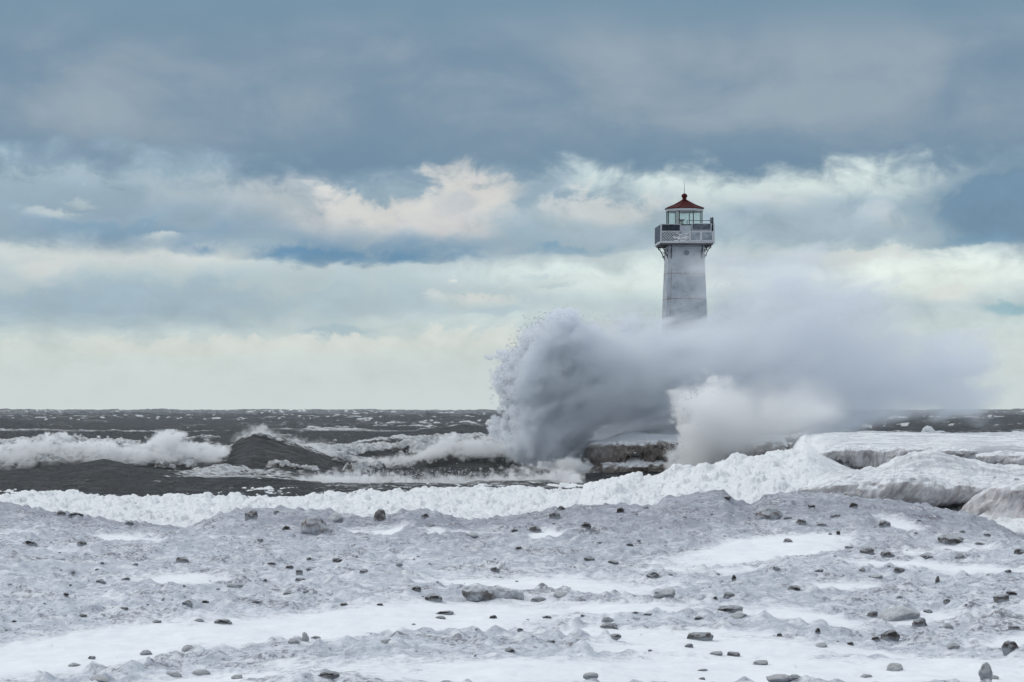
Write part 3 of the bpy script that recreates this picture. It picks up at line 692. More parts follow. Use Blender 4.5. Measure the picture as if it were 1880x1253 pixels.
# ------------------------------------------------------------------ lighthouse
def lighthouse():
    K = 25.37; B = 3.0
    z = lambda row: H-(row-HOR)/K-B
    root = tag(empty('lighthouse', (12.62, 177.0, B), R(2.6)), 'white square lighthouse with a red lantern roof rising out of the spray', 'lighthouse')
    # tapering shaft
    bm = MB(); prof = [(1.86, -.4), (1.86, .05), (1.80, .1), (1.305, z(456)), (1.36, z(455)), (1.36, z(452)), (1.30, z(451)), (1.30, z(445))]
    rings = [[bm.b.verts.new((sx*h, sy*h, zz)) for sx, sy in ((-1,-1),(1,-1),(1,1),(-1,1))] for h, zz in prof]
    for p, n in zip(rings, rings[1:]):
        for i in range(4): bm.b.faces.new((p[i], p[(i+1)%4], n[(i+1)%4], n[i]))
    bm.b.faces.new(rings[-1]); bm.b.faces.new(list(reversed(rings[0])))
    shaft = bm.done('shaft', M['white'], root)
    hw = lambda zz: 1.80 + (1.305-1.80)*(zz-.1)/(z(456)-.1)
    for row in (501, 548, 640, 700):
        b2 = MB(); zz = z(row); w = hw(zz)+.012
        rng = random.Random(row); x = -w
        while x < w:
            l = rng.uniform(.08, .35); 
            if True: b2.box(x, min(w, x+l), -w, -w+.05, zz-.012-rng.random()*.03, zz+.012+rng.random()*.01)
            x += l-.002
        b2.box(-w, -w+.05, -w+.049, w, zz-.024, zz+.021)
        b2.done('rust_seam', M['rust'], root)
    b2 = MB()                                                   # rust stain line at the left edge of the front
    for i in range(14):
        zz = z(590)+i*.28; w = hw(zz)+.01; b2.box(-w+.27, -w+.285+random.Random(i).uniform(0, .03), -w, -w+.04, zz, zz+.285)
    b2.done('rust_line', M['rust'], root)
    # round window
    zz = z(463); w = hw(zz)
    fr = MB().ring((0, -w-.01, zz), .25, .045, 'Y', 28, 8).done('round_window', M['trim'], root, True)
    MB().rod((0, -w-.012, zz), (0, -w+.05, zz), .235, 28).done('pane', M['mesh'], fr)
    # gallery
    g = 1.93; gf = z(446)
    MB().box(-g-.05, g+.05, -g-.05, g+.05, gf-.02, gf+.14).done('gallery_floor', M['trim'], root)
    MB().box(-g+.06, g-.06, -g+.06, g-.06, gf-.13, gf-.022).done('gallery_underside', M['under'], root)
    for side in range(4):
        rot = Matrix.Rotation(side*math.pi/2, 4, 'Z')
        for p in (-1.12, 1.12):
            b2 = MB(); w0 = 1.30; top = gf-.13
            c1 = []
            for i in range(13):                                  # quarter bow from the floor's edge to the wall
                t = i/12; c1.append(Vector((p, -(w0 + .03 + .50*(1-t)**1.25), top - .95*t**1.15 - .03)))
            for a, b in zip(c1, c1[1:]): b2.rod(rot @ a, rot @ b, .035, 6)
            b2.rod(rot @ Vector((p, -w0-.02, top-.02)), rot @ Vector((p, -w0-.02, top-1.0)), .035, 6)
            b2.rod(rot @ Vector((p, -w0, top-.03)), rot @ Vector((p, -w0-.55, top-.03)), .035, 6)
            for (oy, oz, rr) in ((.40, .13, .085), (.14, .42, .09), (.10, .70, .06)):
                bb = MB(); 
                seg = 14
                pts = [rot @ Vector((p, -w0-.03-oy+rr*math.cos(6.283*i/seg), top-oz+rr*math.sin(6.283*i/seg))) for i in range(seg)]
                for a, b in zip(pts, pts[1:]+pts[:1]): b2.rod(a, b, .022, 5)
                bb.b.free()
            b2.done('bracket', M['blackiron'], root)
    X = lambda px: (px-1261)/K
    def frame(name, x0, x1, z0, z1, y, t, m, inner, inner_mat, inner_name, bars=0, mid=None):
        b2 = MB(); d = .05
        b2.box(x0, x1, y-d, y, z0, z0+t); b2.box(x0, x1, y-d, y, z1-t, z1)
        b2.box(x0, x0+t, y-d, y, z0+t, z1-t); b2.box(x1-t, x1, y-d, y, z0+t, z1-t)
        if mid is not None: b2.box(mid-t*.7, mid+t*.7, y-d, y, z0+t, z1-t)
        f = b2.done(name, m, root)
        q2 = MB(); q2.box(x0+t, x1-t, y-.02, y+.01, z0+t, z1-t)
        p_ = q2.done(inner_name, inner_mat, f)
        if bars:
            b3 = MB()
            for i in range(1, bars): xx = x0+t+(x1-x0-2*t)*i/bars; b3.box(xx-.008, xx+.008, y-.032, y-.022, z0+t, z1-t)
            b3.done('cell_line', M['iron'], p_)
        return f
    yf = -g-.01
    frame('solar_panel', X(1212.5), X(1248), z(425.5), z(411.3), yf-.02, .05, M['trim'], 0, M['solar'], 'panel_glass', 14)
    frame('solar_panel', X(1268.5), X(1305), z(423.5), z(410), yf-.02, .05, M['trim'], 0, M['mesh_dark'], 'panel_glass', 14)
    frame('screen_panel', X(1264), X(1308.5), z(443.5), z(424.5), yf-.06, .10, M['trim'], 0, M['mesh'], 'screen', 0, X(1285.5))
    MB().box(X(1248.6), X(1267.5), yf-.01, yf+.03, z(443), z(414)).done('rail_board', M['white'], root)
    # iced lower skirt of the front rail
    bm = MB(); rng = random.Random(4)
    for i in range(46):
        x = rng.uniform(X(1236), X(1263)); zz = rng.uniform(z(445), z(436)) if rng.random() < .7 else rng.uniform(z(440), z(427))
        r_ = bmesh.ops.create_icosphere(bm.b, subdivisions=1, radius=rng.uniform(.05, .12))
        bmesh.ops.transform(bm.b, matrix=Matrix.Translation((x, yf-.02, zz)) @ Matrix.Diagonal((1.4, .5, .8, 1)), verts=r_['verts'])
    bm.done('rail_ice', M['icy'], root, True)
    # lattice: the left end of the front, the whole left side and the back
    def lattice(u0, u1, z0, z1, place, name, m, pitch=.17, wd=.02):
        b2 = MB(); hgt = z1-z0; n = int((u1-u0+hgt)/pitch)
        for i in range(n+1):
            for sg in (1, -1):
                a = u0-hgt+i*pitch; b = a+hgt
                c0, c1 = max(a, u0), min(b, u1)
                if c1-c0 < .03: continue
                za, zb_ = z0+(c0-a), z0+(c1-a)
                if sg < 0: za, zb_ = z1-(c0-a), z1-(c1-a)
                b2.rod(place(c0, za, sg*.008), place(c1, zb_, sg*.008), wd, 4)
        for zz in (z0, z1): b2.rod(place(u0, zz, 0), place(u1, zz, 0), .03, 6)
        return b2.done(name, m, root)
    zt, zb0 = z(412.5), z(443.5)
    MB().box(X(1213.5), X(1248), yf+.05, yf+.065, zb0, z(427)).done('lattice_shade', M['iron'], root)  # added dark sheet standing in for the shade inside the gallery
    lattice(X(1213), X(1248), zb0, z(426.5), lambda u, zz, o: Vector((u, yf+o, zz)), 'rail_lattice', M['trim'], .19, .026)
    lattice(-g, g, zb0, zt, lambda u, zz, o: Vector((-g-.01+o, u, zz)), 'rail_lattice', M['mesh'], .15, .03)
    lattice(-g, g, zb0, zt, lambda u, zz, o: Vector((g+.01+o, u, zz)), 'rail_lattice', M['iron'], .15, .03)
    lattice(-g, g, zb0, zt, lambda u, zz, o: Vector((u, g+.01+o, zz)), 'rail_lattice', M['iron'], .15, .03)
    for sx in (-1, 1):
        for sy in (-1, 1): MB().box(sx*g-.045, sx*g+.045, sy*g-.045, sy*g+.045, gf+.14, z(411)).done('rail_post', M['trim'], root)
    b2 = MB(); b2.rod((X(1260.5), yf+.05, z(413)), (X(1260.5), yf+.05, z(405)), .028); b2.rod((X(1260.5), yf+.05, z(405)), (X(1306), yf+.05, z(405)), .028)
    b2.rod((X(1303.5), yf+.05, z(412)), (X(1303.5), yf+.05, z(399.5)), .04)
    b2.done('pipe_rail', M['iron'], root)
    # fog signal at the right corner
    MB().lathe([(.02, z(398.6)), (.07, z(399.2)), (.085, z(401)), (.085, z(407)), (.105, z(409)), (.10, z(410.5)), (.05, z(411)), (.05, z(414))], 16, (X(1307), yf+.05)).done('corner_lamp', M['blackiron'], root, True)
    # lantern room
    r8 = 1.235/math.cos(math.pi/8); a0 = math.pi/8
    MB().lathe([(r8+.02, gf+.14), (r8+.02, z(412)), (r8+.07, z(411.6)), (r8+.07, z(410.4)), (r8-.02, z(410.2))], 8, rot=a0).done('lantern_base', M['iron'], root)
    zl0, zl1 = z(410.2), z(384.5)
    vs = [Vector((r8*math.cos(a0+i*math.pi/4), r8*math.sin(a0+i*math.pi/4), 0)) for i in range(8)]
    for i in range(8):
        MB().rod(vs[i]+Vector((0, 0, zl0)), vs[i]+Vector((0, 0, zl1)), .038, 8).done('glazing_bar', M['blackiron'], root)
    for i in range(8):
        a, b = vs[i]*.985, vs[(i+1)%8]*.985; b2 = MB()
        dirv = (b-a).normalized(); nrm = Vector((dirv.y, -dirv.x, 0)); a = a+dirv*.045; b = b-dirv*.045
        q_ = [b2.b.verts.new(v) for v in (a+Vector((0,0,zl0+.01)), b+Vector((0,0,zl0+.01)), b+Vector((0,0,zl1-.01)), a+Vector((0,0,zl1-.01)))]
        q2 = [b2.b.verts.new(v.co - nrm*.012) for v in q_]
        b2.b.faces.new(q_); b2.b.faces.new(list(reversed(q2)))
        for k in range(4): b2.b.faces.new((q_[k], q2[k], q2[(k+1)%4], q_[(k+1)%4]))
        b2.done('lantern_pane', M['glass'], root)
    # a pale blind behind the glass and the lamp on its stand
    MB().box(-.72, -.46, -.95, -.93, zl0+.02, zl1-.03).done('blind', M['trim'], root)
    lamp = MB().lathe([(.15, zl0-.6), (.15, z(404.5)), (.11, z(404))], 16, (-.23, -.25)).done('lamp_stand', M['trim'], root, True)
    MB().lathe([(.09, z(404)), (.12, z(403)), (.25, z(401)), (.25, z(400)), (.04, z(399.7))], 18, (-.23, -.25)).done('lamp', M['blackiron'], lamp, True)
    # roof
    re = 1.345/math.cos(math.pi/8)
    MB().lathe([(r8+.0, z(385.6)), (re-.03, z(385)), (re-.01, z(381.2)), (re-.03, z(380.6))], 8, rot=a0).done('eave', M['trim'], root)
    roof = MB().lathe([(re+.03, z(380.5)), (re+.04, z(379.4)), (.85, z(373)), (.42, z(367.2)), (.22, z(364.2)), (.2, z(363.5))], 8, rot=a0).done('roof', M['red_roof'], root)
    b2 = MB()
    for i in range(8):
        an = a0+i*math.pi/4; pts = [(re+.04, z(379.2)), (.85, z(372.8)), (.42, z(367)), (.22, z(364))]
        P3 = [Vector((r*math.cos(an), r*math.sin(an), zz)) for r, zz in pts]
        for a, b in zip(P3, P3[1:]): b2.rod(a, b, .028, 6)
    b2.done('roof_rib', M['red_roof'], roof)
    MB().lathe([(.26, z(364.6)), (.27, z(363.6)), (.17, z(363)), (.14, z(361.5)), (.19, z(361)), (.19, z(360.4)), (.10, z(360)), (.15, z(359)), (.205, z(357.5)), (.225, z(355.7)), (.205, z(353.8)), (.14, z(352)), (.05, z(351))], 20).done('ball_vent', M['red_roof'], roof, True)
    MB().rod((0, 0, z(351.5)), (0, 0, z(329)), .022, 6, .008).done('lightning_rod', M['blackiron'], roof)
M['mesh_dark'] = simple('dusty_panel', (0.04, 0.055, 0.08), .6, c2=(0.13, 0.16, 0.20), scale=2)
lighthouse()

# ------------------------------------------------------------------ spray: clouds of droplets as voxel grids
def volume_group():
    t = bpy.data.node_groups.new('spray_grid', 'GeometryNodeTree')
    I = t.interface
    I.new_socket('Geometry', in_out='INPUT', socket_type='NodeSocketGeometry')
    I.new_socket('Geometry', in_out='OUTPUT', socket_type='NodeSocketGeometry')
    return t
def volume(name, lo, hi, res, dens, m, parent=None):
    nx, ny, nz = res
    ax = [np.linspace(lo[i], hi[i], res[i], dtype=np.float32) for i in range(3)]
    Zg, Yg, Xg = np.meshgrid(ax[2], ax[1], ax[0], indexing='ij')
    D = dens(Xg.ravel(), Yg.ravel(), Zg.ravel()).astype(np.float32)
    me = bpy.data.meshes.new(name); N = nx*ny*nz
    me.vertices.add(N); me.vertices.foreach_set('co', np.stack([Xg, Yg, Zg], -1).astype(np.float32).ravel())
    a = me.attributes.new('droplets', 'FLOAT', 'POINT'); a.data.foreach_set('value', D)
    src = bpy.data.objects.new(name+'_samples', me)          # data only: the grid's values, never linked into the scene
    vo = bpy.data.volumes.new(name); vo.materials.append(m)
    o = link(bpy.data.objects.new(name, vo), parent)
    t = volume_group(); N_ = t.nodes; Lk = t.links
    gi = N_.new('NodeGroupInput'); go = N_.new('NodeGroupOutput')
    vc = N_.new('GeometryNodeVolumeCube'); sm = N_.new('GeometryNodeSetMaterial'); sm.inputs['Material'].default_value = m
    si = N_.new('GeometryNodeSampleIndex'); si.data_type = 'FLOAT'; si.domain = 'POINT'; si.clamp = True
    na = N_.new('GeometryNodeInputNamedAttribute'); na.data_type = 'FLOAT'; na.inputs['Name'].default_value = 'droplets'
    ps = N_.new('GeometryNodeInputPosition'); sx = N_.new('ShaderNodeSeparateXYZ'); Lk.new(ps.outputs[0], sx.inputs[0])
    def mm(op, a, b=None, c=None):
        k = N_.new('ShaderNodeMath'); k.operation = op
        for s_, v in zip(k.inputs, (a, b, c)):
            if v is None: continue
            if isinstance(v, bpy.types.NodeSocket): Lk.new(v, s_)
            else: s_.default_value = v
        return k.outputs[0]
    ii = []
    for i in range(3):
        sc = (res[i]-1)/(hi[i]-lo[i]); ii.append(mm('ROUND', mm('MULTIPLY', mm('SUBTRACT', sx.outputs[i], lo[i]), sc)))
    f2i = N_.new('FunctionNodeFloatToInt')
    # two-stage index keeps float precision: (iz*ny+iy) stays small, the final product is done on integers
    rowi = mm('MULTIPLY_ADD', ii[2], float(ny), ii[1])
    fi = N_.new('FunctionNodeFloatToInt'); Lk.new(rowi, fi.inputs[0])
    im = N_.new('FunctionNodeIntegerMath'); im.operation = 'MULTIPLY_ADD'; Lk.new(fi.outputs[0], im.inputs[0]); im.inputs[1].default_value = nx
    Lk.new(ii[0], f2i.inputs[0]); Lk.new(f2i.outputs[0], im.inputs[2])
    oi = N_.new('GeometryNodeObjectInfo'); oi.inputs['Object'].default_value = src; oi.transform_space = 'ORIGINAL'
    Lk.new(oi.outputs['Geometry'], si.inputs['Geometry']); Lk.new(na.outputs[0], si.inputs['Value']); Lk.new(im.outputs[0], si.inputs['Index'])
    Lk.new(si.outputs[0], vc.inputs['Density'])
    vc.inputs['Min'].default_value = lo; vc.inputs['Max'].default_value = hi
    vc.inputs['Resolution X'].default_value = nx; vc.inputs['Resolution Y'].default_value = ny; vc.inputs['Resolution Z'].default_value = nz
    Lk.new(vc.outputs[0], sm.inputs[0]); Lk.new(sm.outputs[0], go.inputs[0])
    md = o.modifiers.new('spray', 'NODES'); md.node_group = t
    return o
def sdf(P, V, poly):
    """signed distance to a closed outline, positive inside"""
    d = np.full(P.shape, 1e9, np.float32); ins = np.zeros(P.shape, bool)
    n = len(poly)
    for i in range(n):
        x0, y0 = poly[i]; x1, y1 = poly[(i+1) % n]
        ex, ey = x1-x0, y1-y0; t = np.clip(((P-x0)*ex+(V-y0)*ey)/(ex*ex+ey*ey), 0, 1)
        d = np.minimum(d, np.hypot(P-x0-t*ex, V-y0-t*ey))
        cr = ((y0 > V) != (y1 > V))
        with np.errstate(divide='ignore', invalid='ignore'): ins ^= cr & (P < (V-y0)*ex/(ey if ey else 1e-9)+x0)
    return np.where(ins, d, -d)
def outlines(lo, hi, res, Yref, polys):
    """the outlines' distances on the x-z face of the grid, repeated through its depth"""
    nx, ny, nz = res
    x = np.linspace(lo[0], hi[0], nx, dtype=np.float32); z = np.linspace(lo[2], hi[2], nz, dtype=np.float32)
    Zg, Xg = np.meshgrid(z, x, indexing='ij'); P = 940+Xg*F/Yref; V = HOR-(Zg-H)*F/Yref
    return [np.repeat(sdf(P, V, p)[:, None, :], ny, 1).ravel() for p in polys]
BURST = [(1080,885),(1000,874),(945,866),(936,830),(930,792),(942,760),(948,735),(936,704),(922,690),(940,664),(951,640),(970,612),(992,592),(1022,584),(1080,596),(1150,604),(1210,602),(1250,640),(1250,750),(1130,775),(1082,800),(1064,850)]
DRIFT = [(1080,650),(1150,632),(1210,616),(1300,600),(1380,560),(1450,545),(1540,555),(1620,580),(1700,600),(1760,650),(1790,720),(1790,758),(1600,776),(1480,796),(1400,812),(1250,806),(1100,808),(1040,760)]
VEIL = [(1290,500),(1330,468),(1420,450),(1560,490),(1620,560),(1580,610),(1300,610),(1240,590),(1270,540)]
WISP = [(1225,428),(1262,418),(1300,420),(1330,440),(1270,452),(1232,442)]
WISP2 = [(1180,478),(1215,460),(1300,466),(1360,480),(1290,496),(1210,490)]
def main_spray():
    root = tag(empty('wave_spray', (8, 168, 0)), 'huge grey burst of wave spray blowing across the pier and the lighthouse foot', 'spray')
    lo, hi, res = (-2.2, 159.5, -.4), (35.5, 182., 18.0), (330, 52, 170)
    A, Dr, Ve, Wi, W2 = outlines(lo, hi, res, 170., (BURST, DRIFT, VEIL, WISP, WISP2))
    def dens(x, y, z):
        P = 940+x*F/170; V = HOR-(z-H)*F/170
        bend = (905-V)*.0011; th = np.arctan2(905-V, P-955-(905-V)*.35) + bend*.4; rr = np.hypot(905-V, P-955)
        n_s = fbm3(th*5.0+fbm3(x/4, y/5, z/4, 2, 305)*1.6, rr/120, y/3.5, 4, 301, .58)                        # jets fanning out of the impact
        n_d = fbm3((x+z*.3)/6.0, y/6, (z-x*.30)/1.8, 5, 304, .58)            # wind-drawn lumps
        n_m = fbm3(x/1.35, y/1.5, z/1.2, 4, 302, .6)                        # billows at the torn edge
        n_f = fbm3(x/.5, y/.6, z/.45, 3, 303, .65)
        left = 1-ss(P, 1010, 1160)
        e = A - 7*left + n_s*80*(.35+.65*left) + n_m*64*(.25+.75*left) + n_f*58*left + n_d*40*(1-left)
        ysh = n_s*2.6 + n_m*2.4 + n_d*4.5
        dp = ss(np.abs(y-166.5-ysh), 5.4, 2.2)
        dA = ss(e, 0, 7+75*(1-left))*(.7+2.6*left)*dp*np.clip(1+n_s*1.1+n_m*.8+n_f*1.2*left, .1, 3)
        dp2 = np.exp(-(((y-168.5-ysh*.6)/5.0)**2))
        right = ss(P, 1330, 1560)
        core = ss(P, 1060, 1110)*(1-ss(P, 1250, 1360))
        eD = Dr + n_d*190 + n_m*44 + n_s*50
        dD = ss(eD, -30, 75)*(.50+.50*core-.04*right)*dp2*np.clip(1+n_d*3.6+n_s*2.2+n_m*2.2+n_f*1.2, .04, 3)
        dV = ss(Ve + n_d*230 + n_m*50, -10, 80)*.13*dp2*np.clip(1+n_d*5.5+n_m*2.6, 0, 4)
        dW = (ss(Wi + n_d*50+n_m*34, 0, 14)*.05 + ss(W2+n_d*70+n_m*30, 0, 16)*.05)*np.exp(-(((y-171.2)/1.6)**2))
        d = np.maximum(dA, dD) + dV + dW
        # leave the mooring of the pier clear: nothing inside the tower
        tower = (np.abs(x-12.62) < 2.2) & (y > 174.9) & (y < 179.2)
        d = np.where(tower, 0, d)
        return np.where(d < .006, 0, d)
    o = volume('mist', lo, hi, res, dens, M['spray'], None)
    o.parent = root; o.matrix_parent_inverse = Matrix.Translation((-8, -168, 0))
    return root
FRONT = [(1243,742),(1258,728),(1290,714),(1330,702),(1400,684),(1480,692),(1560,722),(1570,770),(1540,800),(1490,826),(1430,840),(1350,852),(1262,860),(1236,852),(1252,815),(1262,775)]
def front_spray():
    root = tag(empty('wave_spray', (14, 150, 0)), 'whiter, lower burst of wave spray leaping up behind the white ice bank', 'spray')
    Yr = 152.
    lo, hi, res = (xcol(1215, Yr), 147.5, -.3), (xcol(1640, Yr), 157.5, zrow(655, Yr)), (200, 36, 104)
    (A,) = outlines(lo, hi, res, Yr, (FRONT,))
    def dens(x, y, z):
        n_l = fbm3((x-z*.6)/4, y/4, (z+x*.3)/1.8, 4, 311); n_m = fbm3(x/.9, y/1.0, z/.8, 4, 312, .62); n_f = fbm3(x/.34, y/.4, z/.3, 3, 313, .6)
        P = 940+x*F/Yr; left = 1-ss(P, 1270, 1400)
        d = ss(A + n_m*(34+44*left) + n_f*34*left + n_l*36, -4, 8+95*(1-left))*(.5+2.2*left)*np.exp(-(((y-152.5)/2.9)**2))*np.clip(1+n_l*1.8+n_m*1.5, .12, 3)
        d = d*(1-.55*ss(P, 1470, 1600))
        return np.where(d < .006, 0, d)
    o = volume('mist', lo, hi, res, dens, M['spray_white'], None)
    o.parent = root; o.matrix_parent_inverse = Matrix.Translation((-14, -150, 0))
    return root
def surf(label, Yr, depth, p0, p1, r0, r1, poly, dmax, ns, seed, soft=10, lumps=1.0, amp=34, fall=0):
    cx = xcol((p0+p1)/2, Yr); root = tag(empty('surf_spray', (cx, Yr, 0)), label, 'breaking surf')
    lo, hi = (xcol(p0, Yr), Yr-depth, zrow(r1, Yr)), (xcol(p1, Yr), Yr+depth, zrow(r0, Yr))
    res = tuple(max(4, int((hi[i]-lo[i])/s)) for i, s in enumerate((.10, .20, .09)))
    (A,) = outlines(lo, hi, res, Yr, (poly,))
    def dens(x, y, z):
        n_l = fbm3(x/2.6, y/2.4, z/1.5, 3, seed); n_m = fbm3(x/(.75*lumps), y/(.8*lumps), z/(.6*lumps), 4, seed+1, .62)
        n_f = fbm3(x/.3, y/.35, z/.26, 3, seed+2, .6)
        d = ss(A + n_m*amp*1.7 + n_l*26 + n_f*34, 0, soft*.5)*dmax*1.3*ss(n_m*1.2+n_f*1.4+n_l*.6, -.16, .14)*np.exp(-(((y-Yr-n_l*2.0)/(depth*.5))**2))*np.clip(1+n_m*2.4+n_l*1.2+n_f*2.0, .05, 3)
        return np.where(d < .02, 0, d)
    o = volume('mist', lo, hi, res, dens, M['spray_white'], None)
    o.parent = root; o.matrix_parent_inverse = Matrix.Translation((-cx, -Yr, 0))
    return root
SPR = {}
SPR['main'] = main_spray()
SPR['front'] = front_spray()
SPR['roll'] = surf('tumbling white surf roller at the left edge behind the low dark swell', 164.5, 4.5, -90, 350, 792, 890,
     [(-100,880),(-100,838),(0,832),(50,818),(75,808),(100,806),(130,818),(180,826),(260,828),(300,830),(330,842),(300,850),(200,852),(150,860),(60,874),(0,882)], 2.6, 0, 321, 9, 1.1)
SPR['plume'] = surf('thin plume of white surf leaning back between the roller and the tall dark wave', 164.5, 3.5, 235, 450, 790, 872,
     [(240,836),(275,822),(300,806),(325,798),(318,816),(345,824),(400,828),(412,832),(408,850),(395,862),(372,858),(355,842),(320,846),(270,846)], 1.7, 0, 331, 10, .9, 30)
SPR['peak'] = surf('wisps of white spray torn from the crest of the tall dark wave', 169.5, 2.6, 395, 640, 778, 842,
     [(425,826),(445,808),(462,796),(478,792),(500,798),(530,806),(560,815),(600,822),(615,834),(575,830),(530,820),(500,810),(470,806),(450,814)], .55, 0, 341, 16, .8, 26)
SPR['break'] = surf('white breaking surf crest running into the left foot of the spray burst', 164.5, 3.2, 640, 975, 795, 880,
     [(655,850),(700,845),(750,838),(790,826),(820,810),(832,800),(838,812),(870,812),(920,818),(960,822),(968,848),(935,850),(900,838),(860,832),(820,831),(780,838),(720,850),(670,856)], 1.9, 0, 351, 9, .9, 28)
SPR['fore'] = surf('low line of foaming surf in front of the dark waves beside the floating slush', 141.5, 3.6, 530, 1075, 852, 914,
     [(545,887),(600,881),(650,877),(720,876),(800,879),(880,882),(960,880),(1010,876),(1062,874),(1066,892),(1000,900),(930,904),(840,900),(760,892),(660,888),(580,890)], 1.3, 0, 361, 9, .8, 26)
SPR['foot'] = surf('boiling foam and surf at the foot of the stone pier end', 160., 2.2, 925, 1090, 830, 892,
     [(935,872),(960,858),(1000,862),(1030,852),(1060,846),(1078,858),(1080,880),(1020,886),(960,884)], 1.5, 0, 371, 9, .9, 26)

# droplets flung clear of the mist, one small mesh per burst
def drops(root, spec, seed):
    rng = np.random.RandomState(seed); C = []
    for (pts, n, spread, Yr, dep, r0, r1) in spec:
        p = np.array(pts, float); L = np.concatenate([[0], np.cumsum(np.hypot(*np.diff(p, axis=0).T))])
        t = rng.rand(n)*L[-1]; px = np.interp(t, L, p[:, 0]) + rng.randn(n)*spread; rw = np.interp(t, L, p[:, 1]) + rng.randn(n)*spread*.8
        Y = Yr + rng.randn(n)*dep
        C.append(np.stack([xcol(px, Yr), Y, zrow(rw, Yr), r0+(r1-r0)*rng.rand(n)**3], 1))
    C = np.concatenate(C); C = C[C[:, 2] > .1]
    oc = np.array([(1,0,0),(-1,0,0),(0,1,0),(0,-1,0),(0,0,1),(0,0,-1)], float)
    fc = np.array([(0,2,4),(2,1,4),(1,3,4),(3,0,4),(2,0,5),(1,2,5),(3,1,5),(0,3,5)])
    v = (C[:, None, :3] + oc[None]*C[:, None, 3:]*np.array([1.3, 1, .9])) - np.array(root.location)
    f = (fc[None] + (np.arange(len(C))*6)[:, None, None]).reshape(-1, 3)
    o = mesh_obj('droplets', v.reshape(-1, 3), f.tolist(), M['drop'], root); o['kind'] = 'stuff'
drops(SPR['main'], [([(945,866),(934,800),(946,735),(924,690),(950,640),(992,592),(1025,582)], 3200, 11, 165, 2, .012, .06), ([(990,592),(1080,594),(1200,600)], 500, 9, 165, 2, .012, .05), ([(1150,640),(1300,600),(1450,560),(1600,600),(1720,680)], 3500, 45, 166, 3, .012, .034), ([(1255,500),(1330,470),(1420,560)], 60, 18, 168, 2, .01, .03)], 1)
drops(SPR['front'], [([(1238,850),(1262,780),(1243,742),(1290,712),(1340,698)], 1500, 8, 151, 1.5, .012, .045), ([(1225,820),(1262,850)], 300, 9, 150, 1, .012, .04)], 2)
drops(SPR['fore'], [([(560,882),(700,870),(880,874),(1060,870)], 1300, 7, 141, 1.5, .012, .04)], 3)
drops(SPR['break'], [([(690,846),(832,806),(950,818)], 500, 6, 164, 1, .012, .04)], 4)
drops(SPR['roll'], [([(0,832),(100,806),(280,826)], 400, 5, 164, 1.5, .012, .05)], 5)
drops(SPR['peak'], [([(430,822),(470,796),(600,822)], 300, 5, 169, 1, .012, .035)], 6)

# ------------------------------------------------------------------ stones lying on the frozen beach
def rock_mesh(seed, name, m, sub=4, chop=.0, rough=1.0, flat=.0):
    rng = np.random.RandomState(seed); bm = bmesh.new(); bmesh.ops.create_icosphere(bm, subdivisions=sub, radius=1)
    co = np.array([v.co[:] for v in bm.verts])
    pl = rng.randn(9, 3); pl /= np.linalg.norm(pl, axis=1)[:, None]; pd = .62+.3*rng.rand(9)
    for n_, d_ in zip(pl, pd):
        e = np.clip(co @ n_ - d_, 0, None); co = co - e[:, None]*n_*.7
    o = seed*7.3
    k = fbm3(co[:, 0]*1.3+o, co[:, 1]*1.3, co[:, 2]*1.3, 4, seed)*.75*rough + fbm3(co[:, 0]*4+o, co[:, 1]*4, co[:, 2]*4, 3, seed+50)*.22*rough
    co = co*(1+k[:, None])
    co /= np.array([np.ptp(co[:, 0])/2, np.ptp(co[:, 1])/2, np.ptp(co[:, 2])/2])
    for v, c in zip(bm.verts, co): v.co = c
    me = bpy.data.meshes.new(name); bm.to_mesh(me); bm.free(); me.materials.append(m)
    me.polygons.foreach_set('use_smooth', [True]*len(me.polygons)); return me
ROCKS = {k: [rock_mesh(i*11+j*3+2, 'stone', M[mn], 4 if k != 'p' else 2, rough=rg) for i in range(n)] for j, (k, mn, n, rg) in enumerate(
    (('d', 'dark', 8, 1.0), ('g', 'grey', 7, .9), ('i', 'icy', 6, .8), ('r', 'red', 3, 1.0), ('s', 'snowlump', 4, .8), ('p', 'dark', 4, 1.0)))}
LAND = {}    # hand-named stones; short names are used to tell their neighbours apart
Z7 = (0, 920, .3351); Z8 = (620, 900, .3351); Z9 = (1240, 900, .3404)
